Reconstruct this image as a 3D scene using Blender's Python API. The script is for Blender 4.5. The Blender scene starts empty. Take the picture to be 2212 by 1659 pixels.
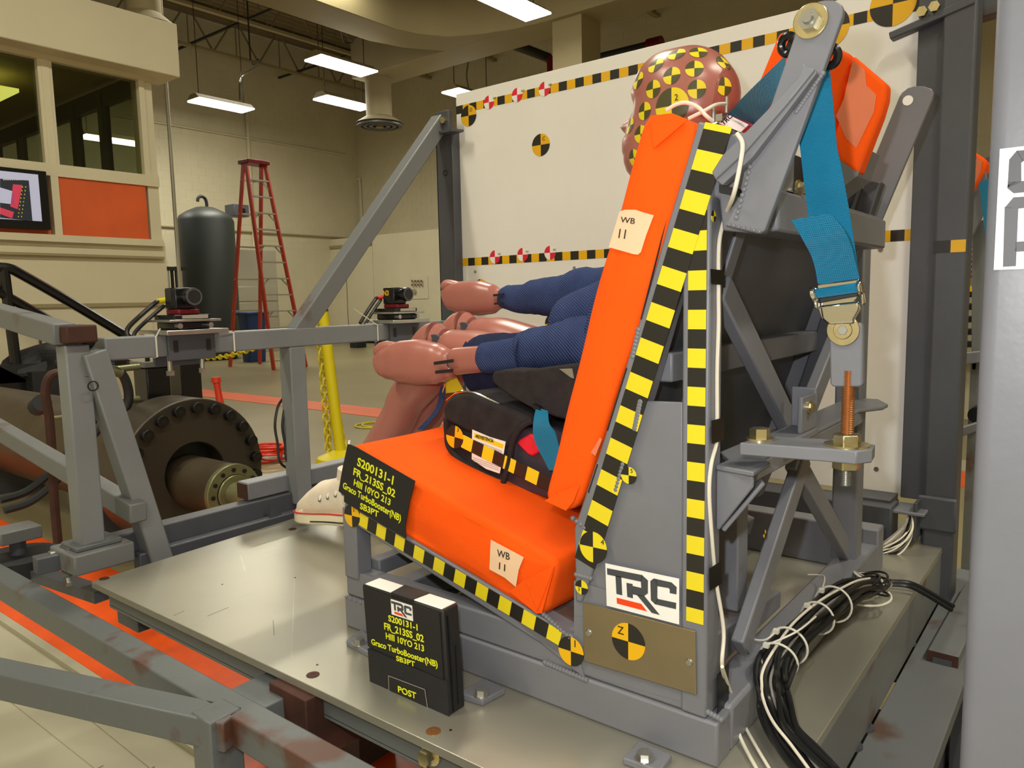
import bpy, math, random
from mathutils import Vector, Matrix, noise
V = Vector
random.seed(7)
SC = bpy.context.scene
COL = SC.collection
# ------------------------------------------------------------------ camera
CR = Matrix(((0.78588135, 0.61805007, -0.02011491), (0.05350238, -0.1003655, -0.99351108), (-0.61605843, 0.77970564, -0.11194252)))
CP = V((0.41429344, -0.88486371, 0.61656413))
FPX = 1631.29
cam = bpy.data.objects.new('camera', bpy.data.cameras.new('camera'))
COL.objects.link(cam)
cam.data.sensor_width = 36; cam.data.lens = FPX / 2212 * 36
cam.data.clip_start = .02; cam.data.clip_end = 200
m4 = Matrix((CR[0], -CR[1], -CR[2])).transposed().to_4x4(); m4.translation = CP
cam.matrix_world = m4
SC.camera = cam
# ------------------------------------------------------------------ light, exposure
SC.view_settings.view_transform = 'Standard'; SC.view_settings.look = 'None'
SC.view_settings.gamma = 1; SC.view_settings.use_curve_mapping = False
SC.view_settings.exposure = 0.0
SC.render.use_motion_blur = False
wd = bpy.data.worlds.new('world'); SC.world = wd; wd.use_nodes = True
wd.node_tree.nodes['Background'].inputs[0].default_value = (.95, .90, .74, 1)
wd.node_tree.nodes['Background'].inputs[1].default_value = .16
def lamp(name, kind, loc, power, color, size=.1, sizey=None, to=None):
    l = bpy.data.lights.new(name, kind); l.energy = power; l.color = color
    if kind == 'AREA':
        l.size = size
        if sizey: l.shape = 'RECTANGLE'; l.size_y = sizey
    else: l.shadow_soft_size = size
    o = bpy.data.objects.new(name, l); COL.objects.link(o); o.location = loc
    if to is not None: o.rotation_euler = (V(to) - V(loc)).to_track_quat('-Z', 'Y').to_euler()
    return o
FLASH = V(CP) + V((-.07, .03, .075))
lamp('camera_flash', 'POINT', FLASH, 25, (.97, .98, 1), .012)
WARM = (1, .95, .77)
for lx, ly in ((-3, 2), (3, 1), (-3, -3.5), (3, -4), (-9, 6), (-15, 9)):
    lamp('hall_light', 'AREA', (lx, ly, 5.6), 190, WARM, .5, 2.4)
# ------------------------------------------------------------------ pixel -> point on a real plane
def ray(px, py):
    return CR.transposed() @ V(((px - 1106) / FPX, (py - 829.5) / FPX, 1))
def U(px, py, ax, v):
    d = ray(px, py); i = 'XYZ'.index(ax); return CP + d * ((v - CP[i]) / d[i])
def UP(px, py, p, n):
    d = ray(px, py); return CP + d * ((V(p) - CP).dot(V(n)) / d.dot(V(n)))
def UX(x, y, v): return U(x, y, 'X', v)
def UY(x, y, v=0.0): return U(x, y, 'Y', v)
def UZ(x, y, v): return U(x, y, 'Z', v)
# ------------------------------------------------------------------ materials
def lin(c):
    if isinstance(c, str): c = [int(c[i:i+2], 16) / 255 for i in (0, 2, 4)]
    return [x / 12.92 if x <= .04045 else ((x + .055) / 1.055) ** 2.4 for x in c] + [1]
def mat(name, col, rough=.5, metal=0, var=0, vscale=8, bump=0, bscale=60, emit=0, col2=None, thr=None, spec=.5, wave=None, coat=0, alpha=1, detail=4):
    m = bpy.data.materials.new(name); m.use_nodes = True
    nt = m.node_tree; b = nt.nodes['Principled BSDF']; c = lin(col)
    b.inputs['Base Color'].default_value = c; b.inputs['Roughness'].default_value = rough
    b.inputs['Metallic'].default_value = metal; b.inputs['Specular IOR Level'].default_value = spec
    b.inputs['Coat Weight'].default_value = coat
    m.diffuse_color = c
    tc = nt.nodes.new('ShaderNodeTexCoord')
    if var or col2:
        n = nt.nodes.new('ShaderNodeTexNoise'); n.inputs['Scale'].default_value = vscale; n.inputs['Detail'].default_value = detail
        nt.links.new(tc.outputs['Object'], n.inputs['Vector'])
        r = nt.nodes.new('ShaderNodeValToRGB')
        if col2:
            t = thr or .6
            r.color_ramp.elements[0].position = t - .04; r.color_ramp.elements[1].position = t + .05
            r.color_ramp.elements[0].color = c; r.color_ramp.elements[1].color = lin(col2)
        else:
            r.color_ramp.elements[0].position = .3; r.color_ramp.elements[1].position = .7
            r.color_ramp.elements[0].color = [x * (1 - var) for x in c[:3]] + [1]
            r.color_ramp.elements[1].color = [min(1, x * (1 + var)) for x in c[:3]] + [1]
        nt.links.new(n.outputs['Fac'], r.inputs['Fac']); nt.links.new(r.outputs['Color'], b.inputs['Base Color'])
    if bump or wave:
        bp = nt.nodes.new('ShaderNodeBump'); bp.inputs['Distance'].default_value = .002
        bp.inputs['Strength'].default_value = bump or .5
        if wave:
            w = nt.nodes.new('ShaderNodeTexWave'); w.inputs['Scale'].default_value = wave[0]; w.bands_direction = wave[1]
            w.inputs['Distortion'].default_value = wave[2]; src = w.outputs['Fac']; w.inputs['Detail'].default_value = 1
            nt.links.new(tc.outputs['Object'], w.inputs['Vector'])
        else:
            w = nt.nodes.new('ShaderNodeTexNoise'); w.inputs['Scale'].default_value = bscale; src = w.outputs['Fac']
            nt.links.new(tc.outputs['Object'], w.inputs['Vector'])
        nt.links.new(src, bp.inputs['Height']); nt.links.new(bp.outputs['Normal'], b.inputs['Normal'])
    if emit:
        b.inputs['Emission Color'].default_value = c; b.inputs['Emission Strength'].default_value = emit
    if alpha < 1:
        b.inputs['Alpha'].default_value = alpha
    return m
M = {}
M['steel'] = mat('grey_painted_steel', '74757c', .42, 0, .10, 5, .12, 90, col2=None)
M['steelp'] = mat('pale_grey_painted_steel', '787b7f', .42, 0, .08, 5, .12, 90)
M['steeld'] = mat('dark_grey_painted_steel', '484a51', .45, 0, .2, 4, .15, 60)
M['steelw'] = mat('worn_grey_steel', '6c6e70', .45, 0, 0, 7, .15, 60, col2='5e4a42', thr=.66)
M['steelr'] = mat('rusty_grey_steel', '5c6062', .42, 0, 0, 8, .2, 60, col2='54352a', thr=.60)
M['rust'] = mat('rust', '45261c', .7, .1, .4, 12, .3, 80)
M['alu'] = mat('scuffed_aluminium_plate', 'a8a598', .34, .55, .13, 2.2, .10, 25, detail=8)
M['brass'] = mat('brass_plate', '97886a', .36, .7, .08, 9, .1, 90)
M['gold'] = mat('yellow_zinc', 'd6caa0', .25, .95, .2, 30)
M['chrome'] = mat('chrome', 'e6e4e0', .12, 1)
M['zinc'] = mat('zinc', 'b8b8b4', .3, .9, .1, 20)
M['copper'] = mat('coppery_thread', 'b27c4e', .35, .7, .1, 30)
M['orange'] = mat('orange_cover_fabric', 'ff5a0a', .85, 0, .04, 14, .22, 420, spec=.2)
M['orangeT'] = mat('packing_tape_over_orange', 'dd7a55', .28, 0, .1, 9, .3, 30)
M['orangeP'] = mat('orange_paint', 'e8571c', .35, 0, .18, 5, .3, 8)
M['stripe'] = mat('orange_floor_paint', 'd95f2e', .5, 0, .12, 2)
M['yel'] = mat('yellow_print', 'e8d322', .45, 0, .03, 6)
M['yelo'] = mat('amber_print', 'edb50a', .45, 0, .03, 6)
M['blk'] = mat('black_print', '25221d', .4, 0, .1, 8)
M['grn'] = mat('olive_print', '4b4a28', .45)
M['red'] = mat('red_print', 'e02038', .45)
M['white'] = mat('white_print', 'f2f0ec', .5)
M['board'] = mat('white_board', 'eeece8', .55, 0, .03, 3)
M['ink'] = mat('black_ink', '1c1a1c', .5)
M['txt'] = mat('yellow_lettering', 'e8ec20', .5)
M['paper'] = mat('black_label_paper', '1d1c1e', .55, 0, .1, 6)
M['logo'] = mat('charcoal_print', '45464b', .5)
M['logoo'] = mat('orange_print', 'f0450c', .5)
M['mask'] = mat('masking_tape', 'efc9a4', .6, 0, .05, 12, .2, 60)
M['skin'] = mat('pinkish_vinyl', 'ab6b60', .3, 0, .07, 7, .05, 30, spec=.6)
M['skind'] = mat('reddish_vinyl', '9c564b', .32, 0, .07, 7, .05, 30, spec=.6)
M['shirt'] = mat('navy_knit', '3c4974', .9, 0, .1, 30, .7, wave=(95, 'DIAGONAL', 1.2), spec=.1)
M['shorts'] = mat('dark_navy_knit', '2a3150', .9, 0, .1, 30, .6, wave=(90, 'X', 1), spec=.1)
M['bfab'] = mat('black_fabric', '2f2c2e', .9, 0, .2, 40, .5, 300, spec=.15)
M['bplas'] = mat('dark_plastic', '3f3a44', .4, 0, .08, 10)
M['black'] = mat('black_plastic', '17171a', .25, 0, .1, 10)
M['blackm'] = mat('black_matt', '1f1f22', .7, 0, .2, 10, .2, 60)
M['web'] = mat('teal_webbing', '1f98cc', .55, 0, .06, 200, .8, wave=(330, 'Z', 0), spec=.35)
wn = M['web'].node_tree; wt_ = wn.nodes.new('ShaderNodeTexWave'); wt_.inputs['Scale'].default_value = 260; wt_.bands_direction = 'DIAGONAL'; wt_.inputs['Distortion'].default_value = .4
wr_ = wn.nodes.new('ShaderNodeValToRGB'); wr_.color_ramp.elements[0].color = lin('1786b6'); wr_.color_ramp.elements[1].color = lin('28a2d4'); wr_.color_ramp.elements[0].position = .3; wr_.color_ramp.elements[1].position = .8
wc_ = wn.nodes.new('ShaderNodeTexCoord'); wn.links.new(wc_.outputs['Object'], wt_.inputs['Vector']); wn.links.new(wt_.outputs['Fac'], wr_.inputs['Fac']); wn.links.new(wr_.outputs['Color'], wn.nodes['Principled BSDF'].inputs['Base Color'])
M['canvas'] = mat('cream_canvas', 'e6d9c6', .85, 0, .05, 30, .4, 250)
M['rubber'] = mat('cream_rubber', 'e9e0c4', .5, 0, .05, 20)
M['wall'] = mat('cream_wall_paint', 'd6cdb0', .75, 0, .04, 1.2, .1, 30)
M['floor'] = mat('polished_concrete', '8f8463', .33, 0, .16, .7, .06, 4, detail=8)
M['floorw'] = mat('pale_painted_concrete', 'aca792', .4, 0, .1, 2, .06, 12, detail=8)
M['ceil'] = mat('beige_painted_steel_deck', '857557', .8, 0, .08, 2)
M['duct'] = mat('beige_painted_duct', '9c8f6b', .7, 0, .06, 1)
M['pipe'] = mat('dark_pipe', '33302a', .6)
M['lite'] = mat('lit_diffuser', 'fffdf2', .5, emit=22)
M['litey'] = mat('lit_yellow_panel', 'f4f07a', .5, emit=1.6)
M['ladr'] = mat('red_fibreglass', 'c4402c', .45)
M['alum'] = mat('dull_aluminium', 'b9b4a4', .4, .5)
M['tank'] = mat('dark_green_tank_paint', '2c312e', .5, 0, .08, 2)
M['pneu'] = mat('oily_brown_steel', '4c4233', .45, .25, .3, 3, .2, 20, col2=None)
M['pneuf'] = mat('dark_machined_steel', '463f36', .4, .3, .12, 3)
M['hub'] = mat('olive_machined_steel', '8b8a68', .3, .55, .1, 6)
M['chain'] = mat('yellow_plastic', 'd8c510', .45)
M['redp'] = mat('red_plastic', 'e03a1e', .4)
M['cloth'] = mat('black_sheet', '1a1a1c', .6, 0, .3, 6, .4, 20)
M['camr'] = mat('dark_red_anodised', '7d1f2a', .35, .4)
M['screen'] = mat('lit_screen', 'b8bcd8', .4, emit=.35)
M['screend'] = mat('lit_screen_dark', '2a2f3c', .4, emit=.2)
M['screenr'] = mat('lit_screen_red', 'd0405a', .4, emit=.3)
M['wire'] = mat('cream_wire', 'e4dccb', .5)
M['wireb'] = mat('black_cable', '1b1b1c', .35)
M['wireg'] = mat('grey_wire', '8c8580', .5)
M['etape'] = mat('black_electrical_tape', '0f0f11', .3)
M['tie'] = mat('white_nylon', 'dedbcd', .4)
M['pink'] = mat('magenta_enamel', '8c2a44', .3)
M['blue'] = mat('blue_plastic', '1d3a6a', .5)
M['dgap'] = mat('dark_taupe', '4a4438', .9)  # dark taupe colour of the door seams and the back baseboard
M['patch'] = mat('worn_bare_steel', '9d9888', .3, .8, .2, 8)
g = bpy.data.materials.new('tinted_glass'); g.use_nodes = True
nt = g.node_tree; nt.nodes.remove(nt.nodes['Principled BSDF'])
t_ = nt.nodes.new('ShaderNodeBsdfTransparent'); t_.inputs[0].default_value = (.66, .68, .6, 1)
gl = nt.nodes.new('ShaderNodeBsdfGlossy'); gl.inputs['Roughness'].default_value = .03; gl.inputs[0].default_value = (.8, .8, .8, 1)
mx = nt.nodes.new('ShaderNodeMixShader'); mx.inputs[0].default_value = .06
nt.links.new(t_.outputs[0], mx.inputs[1]); nt.links.new(gl.outputs[0], mx.inputs[2]); nt.links.new(mx.outputs[0], nt.nodes['Material Output'].inputs[0])
M['glass'] = g
# ------------------------------------------------------------------ mesh builder
WO = {}
def perp(d):
    d = d.normalized(); a = V((0, 0, 1)) if abs(d.z) < .9 else V((1, 0, 0))
    u = d.cross(a).normalized(); return u, d.cross(u).normalized()
class MB:
    def __init__(s): s.v = []; s.f = []; s.m = []
    def add(s, vs, fs, mi=0):
        n = len(s.v); s.v += [V(x) for x in vs]
        for f in fs: s.f.append([i + n for i in f]); s.m.append(mi)
        return s
    def prism(s, pts, d, mi=0):
        pts = [V(p) for p in pts]; d = V(d); n = len(pts)
        nrm = V((0, 0, 0))
        for i in range(n): nrm += pts[i].cross(pts[(i + 1) % n])
        if nrm.dot(d) > 0: pts.reverse()
        vs = pts + [p + d for p in pts]
        fs = [list(range(n)), list(range(2 * n - 1, n - 1, -1))]
        for i in range(n):
            j = (i + 1) % n; fs.append([i, i + n, j + n, j])
        return s.add(vs, fs, mi)
    def box(s, a, b, mi=0):
        a, b = V(a), V(b); lo = V([min(a[i], b[i]) for i in range(3)]); hi = V([max(a[i], b[i]) for i in range(3)])
        return s.prism([(lo.x, lo.y, lo.z), (hi.x, lo.y, lo.z), (hi.x, hi.y, lo.z), (lo.x, hi.y, lo.z)], (0, 0, hi.z - lo.z), mi)
    def bar(s, p0, p1, w, h, up=(0, 0, 1), mi=0):
        p0, p1 = V(p0), V(p1); d = (p1 - p0).normalized(); u = d.cross(V(up))
        if u.length < 1e-4: u = d.cross(V((1, 0, 0)))
        u.normalize(); n = u.cross(d).normalized()
        q = [p0 + u * a * w / 2 + n * b * h / 2 for a, b in ((-1, -1), (1, -1), (1, 1), (-1, 1))]
        return s.prism(q, p1 - p0, mi)
    def cyl(s, p0, p1, r0, r1=None, n=16, mi=0):
        p0, p1 = V(p0), V(p1); r1 = r0 if r1 is None else r1; u, w = perp(p1 - p0)
        vs = []
        for p, r in ((p0, r0), (p1, r1)):
            vs += [p + (u * math.cos(k * 2 * math.pi / n) + w * math.sin(k * 2 * math.pi / n)) * r for k in range(n)]
        fs = [list(range(n))[::-1], list(range(n, 2 * n))] + [[i, (i + 1) % n, (i + 1) % n + n, i + n] for i in range(n)]
        # orientation
        if (u.cross(w)).dot(p1 - p0) < 0: fs = [f[::-1] for f in fs]
        return s.add(vs, fs, mi)
    def ring(s, c, nrm, r0, r1, h, n=32, mi=0):
        c, nrm = V(c), V(nrm).normalized(); u, w = perp(nrm); vs = []
        for k in range(n):
            e = u * math.cos(k * 2 * math.pi / n) + w * math.sin(k * 2 * math.pi / n)
            vs += [c + e * r0, c + e * r1, c + e * r1 + nrm * h, c + e * r0 + nrm * h]
        fs = []
        for k in range(n):
            a, b = 4 * k, 4 * ((k + 1) % n)
            for j in range(4): fs.append([a + j, a + (j + 1) % 4, b + (j + 1) % 4, b + j])
        return s.add(vs, fs, mi)
    def torus(s, c, nrm, R, r, n=24, m=10, mi=0, a0=0, a1=2 * math.pi, ref=None):
        c, nrm = V(c), V(nrm).normalized(); u, w = perp(nrm)
        if ref: u = V(ref).normalized(); w = nrm.cross(u)
        full = abs(a1 - a0 - 2 * math.pi) < 1e-6
        pts = [c + (u * math.cos(a0 + (a1 - a0) * k / n) + w * math.sin(a0 + (a1 - a0) * k / n)) * R for k in range(n + (0 if full else 1))]
        return s.tube(pts, r, m, mi, closed=full)
    def tube(s, pts, r, n=8, mi=0, closed=False):
        pts = [V(p) for p in pts]; N = len(pts); rr = r if isinstance(r, (list, tuple)) else [r] * N
        vs = []; u = None
        for i, p in enumerate(pts):
            a = pts[i - 1] if (i > 0 or closed) else p; b = pts[(i + 1) % N] if (i < N - 1 or closed) else p
            d = (b - a).normalized()
            if u is None: u = perp(d)[0]
            u = (u - d * u.dot(d)).normalized(); w = d.cross(u)
            vs += [p + (u * math.cos(k * 2 * math.pi / n) + w * math.sin(k * 2 * math.pi / n)) * rr[i] for k in range(n)]
        fs = []
        for i in range(N if closed else N - 1):
            j = (i + 1) % N
            for k in range(n): fs.append([i * n + k, i * n + (k + 1) % n, j * n + (k + 1) % n, j * n + k])
        if not closed: fs += [list(range(n))[::-1], list(range((N - 1) * n, N * n))]
        return s.add(vs, fs, mi)
    def loft(s, secs, mi=0, n=24, cap=True):
        # secs: (centre, u, v, ru, rv, power)
        vs = []
        for c, u, v, ru, rv, pw in secs:
            for k in range(n):
                a = 2 * math.pi * k / n; ca, sa = math.cos(a), math.sin(a)
                vs.append(V(c) + V(u) * ru * math.copysign(abs(ca) ** (2 / pw), ca) + V(v) * rv * math.copysign(abs(sa) ** (2 / pw), sa))
        N = len(secs); fs = []
        for i in range(N - 1):
            for k in range(n): fs.append([i * n + k, i * n + (k + 1) % n, (i + 1) * n + (k + 1) % n, (i + 1) * n + k])
        if cap: fs += [list(range(n))[::-1], list(range((N - 1) * n, N * n))]
        return s.add(vs, fs, mi)
    def limb(s, pts, rads, up=(0, 1, 0), mi=0, n=24, pw=2, sub=5, cap=True, wob=0):
        # smooth tapered limb through pts, rads = (a along side, b along up)
        P = []; Rr = []
        pts = [V(p) for p in pts]; rads = [(r, r) if not isinstance(r, tuple) else r for r in rads]
        for i in range(len(pts) - 1):
            p0 = pts[max(i - 1, 0)]; p1 = pts[i]; p2 = pts[i + 1]; p3 = pts[min(i + 2, len(pts) - 1)]
            for k in range(sub):
                t = k / sub; q = .5 * ((2 * p1) + (p2 - p0) * t + (2 * p0 - 5 * p1 + 4 * p2 - p3) * t * t + (3 * p1 - p0 - 3 * p2 + p3) * t ** 3)
                e = t * t * (3 - 2 * t); P.append(q); Rr.append([rads[i][j] * (1 - e) + rads[i + 1][j] * e for j in (0, 1)])
        P.append(pts[-1]); Rr.append(rads[-1]); secs = []
        for i, p in enumerate(P):
            d = (P[min(i + 1, len(P) - 1)] - P[max(i - 1, 0)]).normalized()
            v = V(up) - d * V(up).dot(d)
            v.normalize(); u = d.cross(v); w = 1 + wob * math.sin(i * 1.9) * .5 + wob * random.uniform(-.5, .5)
            secs.append((p, u, v, Rr[i][0] * w, Rr[i][1] * w, pw))
        return s.loft(secs, mi, n, cap)
    def build(s, name, mats, parent=None, loc=None, bevel=0, smooth=True, sub=0, ang=35, seg=2):
        base = V(loc) if loc is not None else (WO[parent.name] if parent else V((0, 0, 0)))
        me = bpy.data.meshes.new(name)
        me.from_pydata([v - base for v in s.v], [], s.f); me.update()
        for mm in (mats if isinstance(mats, (list, tuple)) else [mats]): me.materials.append(M[mm] if isinstance(mm, str) else mm)
        for p, mi in zip(me.polygons, s.m): p.material_index = mi; p.use_smooth = smooth
        if smooth and not sub: me.set_sharp_from_angle(angle=math.radians(ang))
        o = bpy.data.objects.new(name, me); COL.objects.link(o)
        if parent: o.parent = parent
        else: o.location = base
        WO[o.name] = base
        if bevel:
            b = o.modifiers.new('bevel', 'BEVEL'); b.width = bevel; b.segments = seg; b.limit_method = 'ANGLE'; b.angle_limit = math.radians(40)
            b.harden_normals = False
        if sub:
            b = o.modifiers.new('sub', 'SUBSURF'); b.levels = b.render_levels = sub
        return o
def thing(name, label, cat, loc, group=None):
    o = bpy.data.objects.new(name, None); COL.objects.link(o); o.location = loc; o.empty_display_size = .05
    WO[o.name] = V(loc); o['label'] = label; o['category'] = cat
    if group: o['group'] = group
    return o
def tag(o, label, cat, group=None):
    o['label'] = label; o['category'] = cat
    if group: o['group'] = group
    return o
def struct(o): o['kind'] = 'structure'; return o
def lab(o, l): o['label'] = l; return o
# ------------------------------------------------------------------ print helpers
def quadpt(q, u, v):   # bilinear in a quad TL,TR,BR,BL
    return q[0] * (1 - u) * (1 - v) + q[1] * u * (1 - v) + q[2] * u * v + q[3] * (1 - u) * v
def target(parent, c, u, v, r, label=None, cols=('yel', 'blk'), flip=False, name='target_disk', txt=None, th=.0006, n=8, wrap=None, half=None):
    c, u, v = V(c), V(u).normalized(), V(v).normalized(); nn = u.cross(v)
    if nn.dot(CP - c) < 0: nn = -nn
    mb = MB()
    for qd in range(4):
        if half and qd not in half: continue
        pts = [c.copy()] + [c + (u * math.cos(a) + v * math.sin(a)) * r for a in [(qd + k / n) * math.pi / 2 for k in range(n + 1)]]
        if wrap: pts = [wrap(p) for p in pts]
        mi = (qd % 2) ^ (1 if flip else 0)
        # fan
        m = len(pts); vs = pts + [p - nn * th for p in pts] if not wrap else pts
        fs = [[0, k, k + 1] for k in range(1, m - 1)]
        if not wrap:
            for k in range(1, m - 1): fs.append([k, k + m, k + 1 + m, k + 1])
        mb.add(vs, fs, mi)
    o = mb.build(name, [M[cols[0]], M[cols[1]]], parent, smooth=bool(wrap))
    if label: lab(o, label)
    if txt: text(o, txt[0], c + (u * txt[1] + v * txt[2]) * r + nn * .0004, u, v, r * txt[3], M['ink'])
    return o
def text(parent, s, pos, xd, yd, h, material, width=None, align='CENTER', bold=0, name='lettering'):
    cu = bpy.data.curves.new('lettering', 'FONT'); cu.body = s; cu.align_x = align; cu.size = 1; cu.offset = bold; cu.extrude = 0.01
    cu.resolution_u = 3
    t = bpy.data.objects.new('tmp', cu); COL.objects.link(t); bpy.context.view_layer.update()
    dg = bpy.context.evaluated_depsgraph_get(); me = bpy.data.meshes.new_from_object(t.evaluated_get(dg))
    bpy.data.objects.remove(t); bpy.data.curves.remove(cu)
    xs = [v.co.x for v in me.vertices]
    if not xs: return None
    ys = [v.co.y for v in me.vertices]
    xd, yd = V(xd).normalized(), V(yd).normalized(); nn = xd.cross(yd)
    if nn.dot(CP - V(pos)) < 0: pass
    cap = .729; sy = h / cap; sx = sy if width is None else width / (max(xs) - min(xs)); x0 = min(xs) if align == 'LEFT' else 0
    base = WO[parent.name] if parent else V((0, 0, 0))
    for v in me.vertices:
        v.co = V(pos) + xd * (v.co.x - x0) * sx + yd * v.co.y * sy + nn * v.co.z * .02 - base
    me.materials.clear(); me.materials.append(material)
    o = bpy.data.objects.new(name, me); COL.objects.link(o)
    if parent: o.parent = parent
    WO[o.name] = base
    return o
def textpx(parent, s, a, b, top, plane, material, bold=.02):
    # baseline pixels a -> b on plane (point, normal); top = pixel of the cap line above a
    A, B, T = [UP(p[0], p[1], plane[0], plane[1]) for p in (a, b, top)]
    xd = (B - A).normalized(); yd = V(plane[1]).cross(xd)
    if yd.dot(T - A) < 0: yd = -yd
    nn = xd.cross(yd)
    off = V(plane[1]).normalized(); off = off if off.dot(CP - A) > 0 else -off
    return text(parent, s, A + off * .0005, xd, yd, (T - A).dot(yd), material, (B - A).length, 'LEFT', bold)
def tape(parent, p0, d, w, nrm, n, cell, width, start=0, name='checker_tape', cols=('yel', 'blk'), th=.0005, last=1.0):
    p0, d, w, nrm = V(p0), V(d).normalized(), V(w).normalized(), V(nrm).normalized(); mb = MB()
    for k in range(n):
        e = cell * (last if k == n - 1 else 1)
        a = p0 + d * cell * k
        mb.prism([a, a + d * e, a + d * e + w * width, a + w * width], nrm * th, (k + start) % 2)
    return mb.build(name, [M[cols[0]], M[cols[1]]], parent, smooth=False)
LZ = dict(
 bar=[(612, 585), (975, 657), (960, 722), (614, 648)], stem=[(700, 660), (760, 672), (765, 857), (705, 842)],
 rr=[(958, 718), (970, 656), (1028, 710), (1026, 838), (985, 866), (962, 787)], rm=[(873, 764), (964, 785), (988, 868), (876, 848)],
 rs=[(812, 733), (874, 745), (874, 887), (817, 872)], rl=[(912, 850), (990, 864), (1140, 1052), (1062, 1032)],
 cl=[(1052, 715), (1085, 690), (1122, 698), (1120, 766), (1118, 880), (1125, 897), (1095, 945), (1055, 905)],
 ct=[(1085, 690), (1255, 728), (1303, 775), (1238, 797), (1228, 784), (1116, 765)], ch=[(1303, 773), (1300, 845), (1238, 833), (1238, 794)],
 cb=[(1122, 893), (1298, 930), (1296, 992), (1093, 945)], org=[(705, 880), (958, 943), (1015, 1018), (707, 938)])
def logo(parent, q, nrm, name='logo_sticker', label=None):
    q = [V(p) for p in q]; nrm = V(nrm).normalized()
    s = MB().prism(q, nrm * .0006).build(name, 'white', parent, smooth=False)
    if label: lab(s, label)
    mb = MB()
    for k, pl in LZ.items():
        pts = []
        for x, y in pl:
            u = (x - 595) / 730; t = 537 + 155 * u; v = (y - t) / (423 + 32 * u)
            pts.append(quadpt(q, u, v) + nrm * .0007)
        mb.prism(pts, nrm * .0004, 1 if k == 'org' else 0)
    mb.build('logo_letters', ['logo', 'logoo'], s, smooth=False)
    return s
def hexbolt(mb, c, d, r, h, mi=0):
    c, d = V(c), V(d).normalized(); return mb.cyl(c, c + d * h, r, r, 6, mi)
def strap(path, width, wdirs, th=.0016):
    mb = MB(); n = len(path); vs = []
    for i in range(n):
        p = V(path[i]); w = V(wdirs[i] if isinstance(wdirs, list) else wdirs).normalized() * width / 2
        d = (V(path[min(i + 1, n - 1)]) - V(path[max(i - 1, 0)])).normalized(); nn = d.cross(w).normalized() * th / 2
        vs += [p - w - nn, p + w - nn, p + w + nn, p - w + nn]
    fs = [[0, 1, 2, 3][::-1], [4 * n - 4, 4 * n - 3, 4 * n - 2, 4 * n - 1]]
    for i in range(n - 1):
        for j in range(4): fs.append([4 * i + j, 4 * i + (j + 1) % 4, 4 * i + 4 + (j + 1) % 4, 4 * i + 4 + j])
    return mb.add(vs, fs)
def smooth_path(pts, sub=6):
    pts = [V(p) for p in pts]; out = []
    for i in range(len(pts) - 1):
        p0 = pts[max(i - 1, 0)]; p1 = pts[i]; p2 = pts[i + 1]; p3 = pts[min(i + 2, len(pts) - 1)]
        for k in range(sub):
            t = k / sub; out.append(.5 * ((2 * p1) + (p2 - p0) * t + (2 * p0 - 5 * p1 + 4 * p2 - p3) * t * t + (3 * p1 - p0 - 3 * p2 + p3) * t ** 3))
    out.append(pts[-1]); return out
# ================================================================== SETTING
ZF = -.605; ZC = 8.0
XB = -18.5; YR = 15.4
fl = struct(MB().box((XB - .2, -8, ZF - .2), (8, YR + .2, ZF)).build('floor', 'floor', smooth=False))
# painted track: pale slab zones, orange border stripes (raised paint coats)
mb = MB().box((XB + 3, -.36, ZF), (6, 4.35, ZF + .004))
f = struct(MB().box((-9, -6, ZF), (6, .08, ZF + .006)).build('floor', 'floorw', smooth=False)); f.name = 'floor_pale_zone'
struct(MB().box((-18, 4.45, ZF), (8, 4.9, ZF + .005)).build('trim_1', 'stripe', smooth=False))
struct(MB().box((-9, .12, ZF), (4, .62, ZF + .012)).build('trim_2', 'orangeP', bevel=.004))
struct(MB().box((-.9, 4.95, ZF), (4, 5.3, ZF + .006)).build('trim_3', 'floorw', smooth=False))
# pale floor seam ridges near the camera
s1 = MB()
for a, b, w in (((0, 1490), (215, 1659), .02), ((120, 1490), (330, 1659), .012)):
    s1.bar(UZ(*a, ZF + .006), UZ(*b, ZF + .006), w, .006)
for a, b, w in (((-8.8, .095, ZF), (4, .095, ZF), .03),):
    s1.bar(V(a) + V((0, 0, .012)), V(b) + V((0, 0, .012)), w, .024)
struct(s1.build('trim_4', 'floorw'))
def blockwall(name, o, du, dv, nu, nv, nrm):
    w = MB(); o, du, dv, nrm = V(o), V(du), V(dv), V(nrm)
    a = o; b = o + du * nu
    w.prism([a, b, b + dv * nv, a + dv * nv], -nrm * .2)
    ob = struct(w.build(name, 'wall', smooth=False))
    bl = MB(); g = .006; un = du.normalized(); vn = dv.normalized()
    for j in range(nv):
        for i in range(nu + 1):
            s = max(0, (i - .5 * (j % 2)) * du.length); e = min(nu * du.length, (i + 1 - .5 * (j % 2)) * du.length)
            if e - s < .05: continue
            p = o + un * (s + g) + dv * j + vn * g; q = o + un * (e - g) + dv * j + vn * g; hh = vn * (dv.length - 2 * g)
            vs = [p, q, q + hh, p + hh]; vs += [x + nrm * .004 for x in vs]
            bl.add(vs, [[4, 5, 6, 7], [0, 1, 5, 4], [1, 2, 6, 5], [2, 3, 7, 6], [3, 0, 4, 7]])
    c = bl.build('painted_block', 'wall', ob, smooth=False); c['kind'] = 'stuff'
    return ob
blockwall('wall_left', (XB, -6, ZF), (0, .4, 0), (0, 0, .2), 54, 43, (1, 0, 0))
blockwall('wall_back', (XB, YR, ZF), (.4, 0, 0), (0, 0, .2), 64, 43, (0, -1, 0))
# walls behind the camera, plain
struct(MB().box((7, -6, ZF), (7.2, YR, ZC)).build('wall_right', 'wall', smooth=False))
struct(MB().box((XB, -6.2, ZF), (7.2, -6, ZC)).build('wall_front', 'wall', smooth=False))
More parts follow.
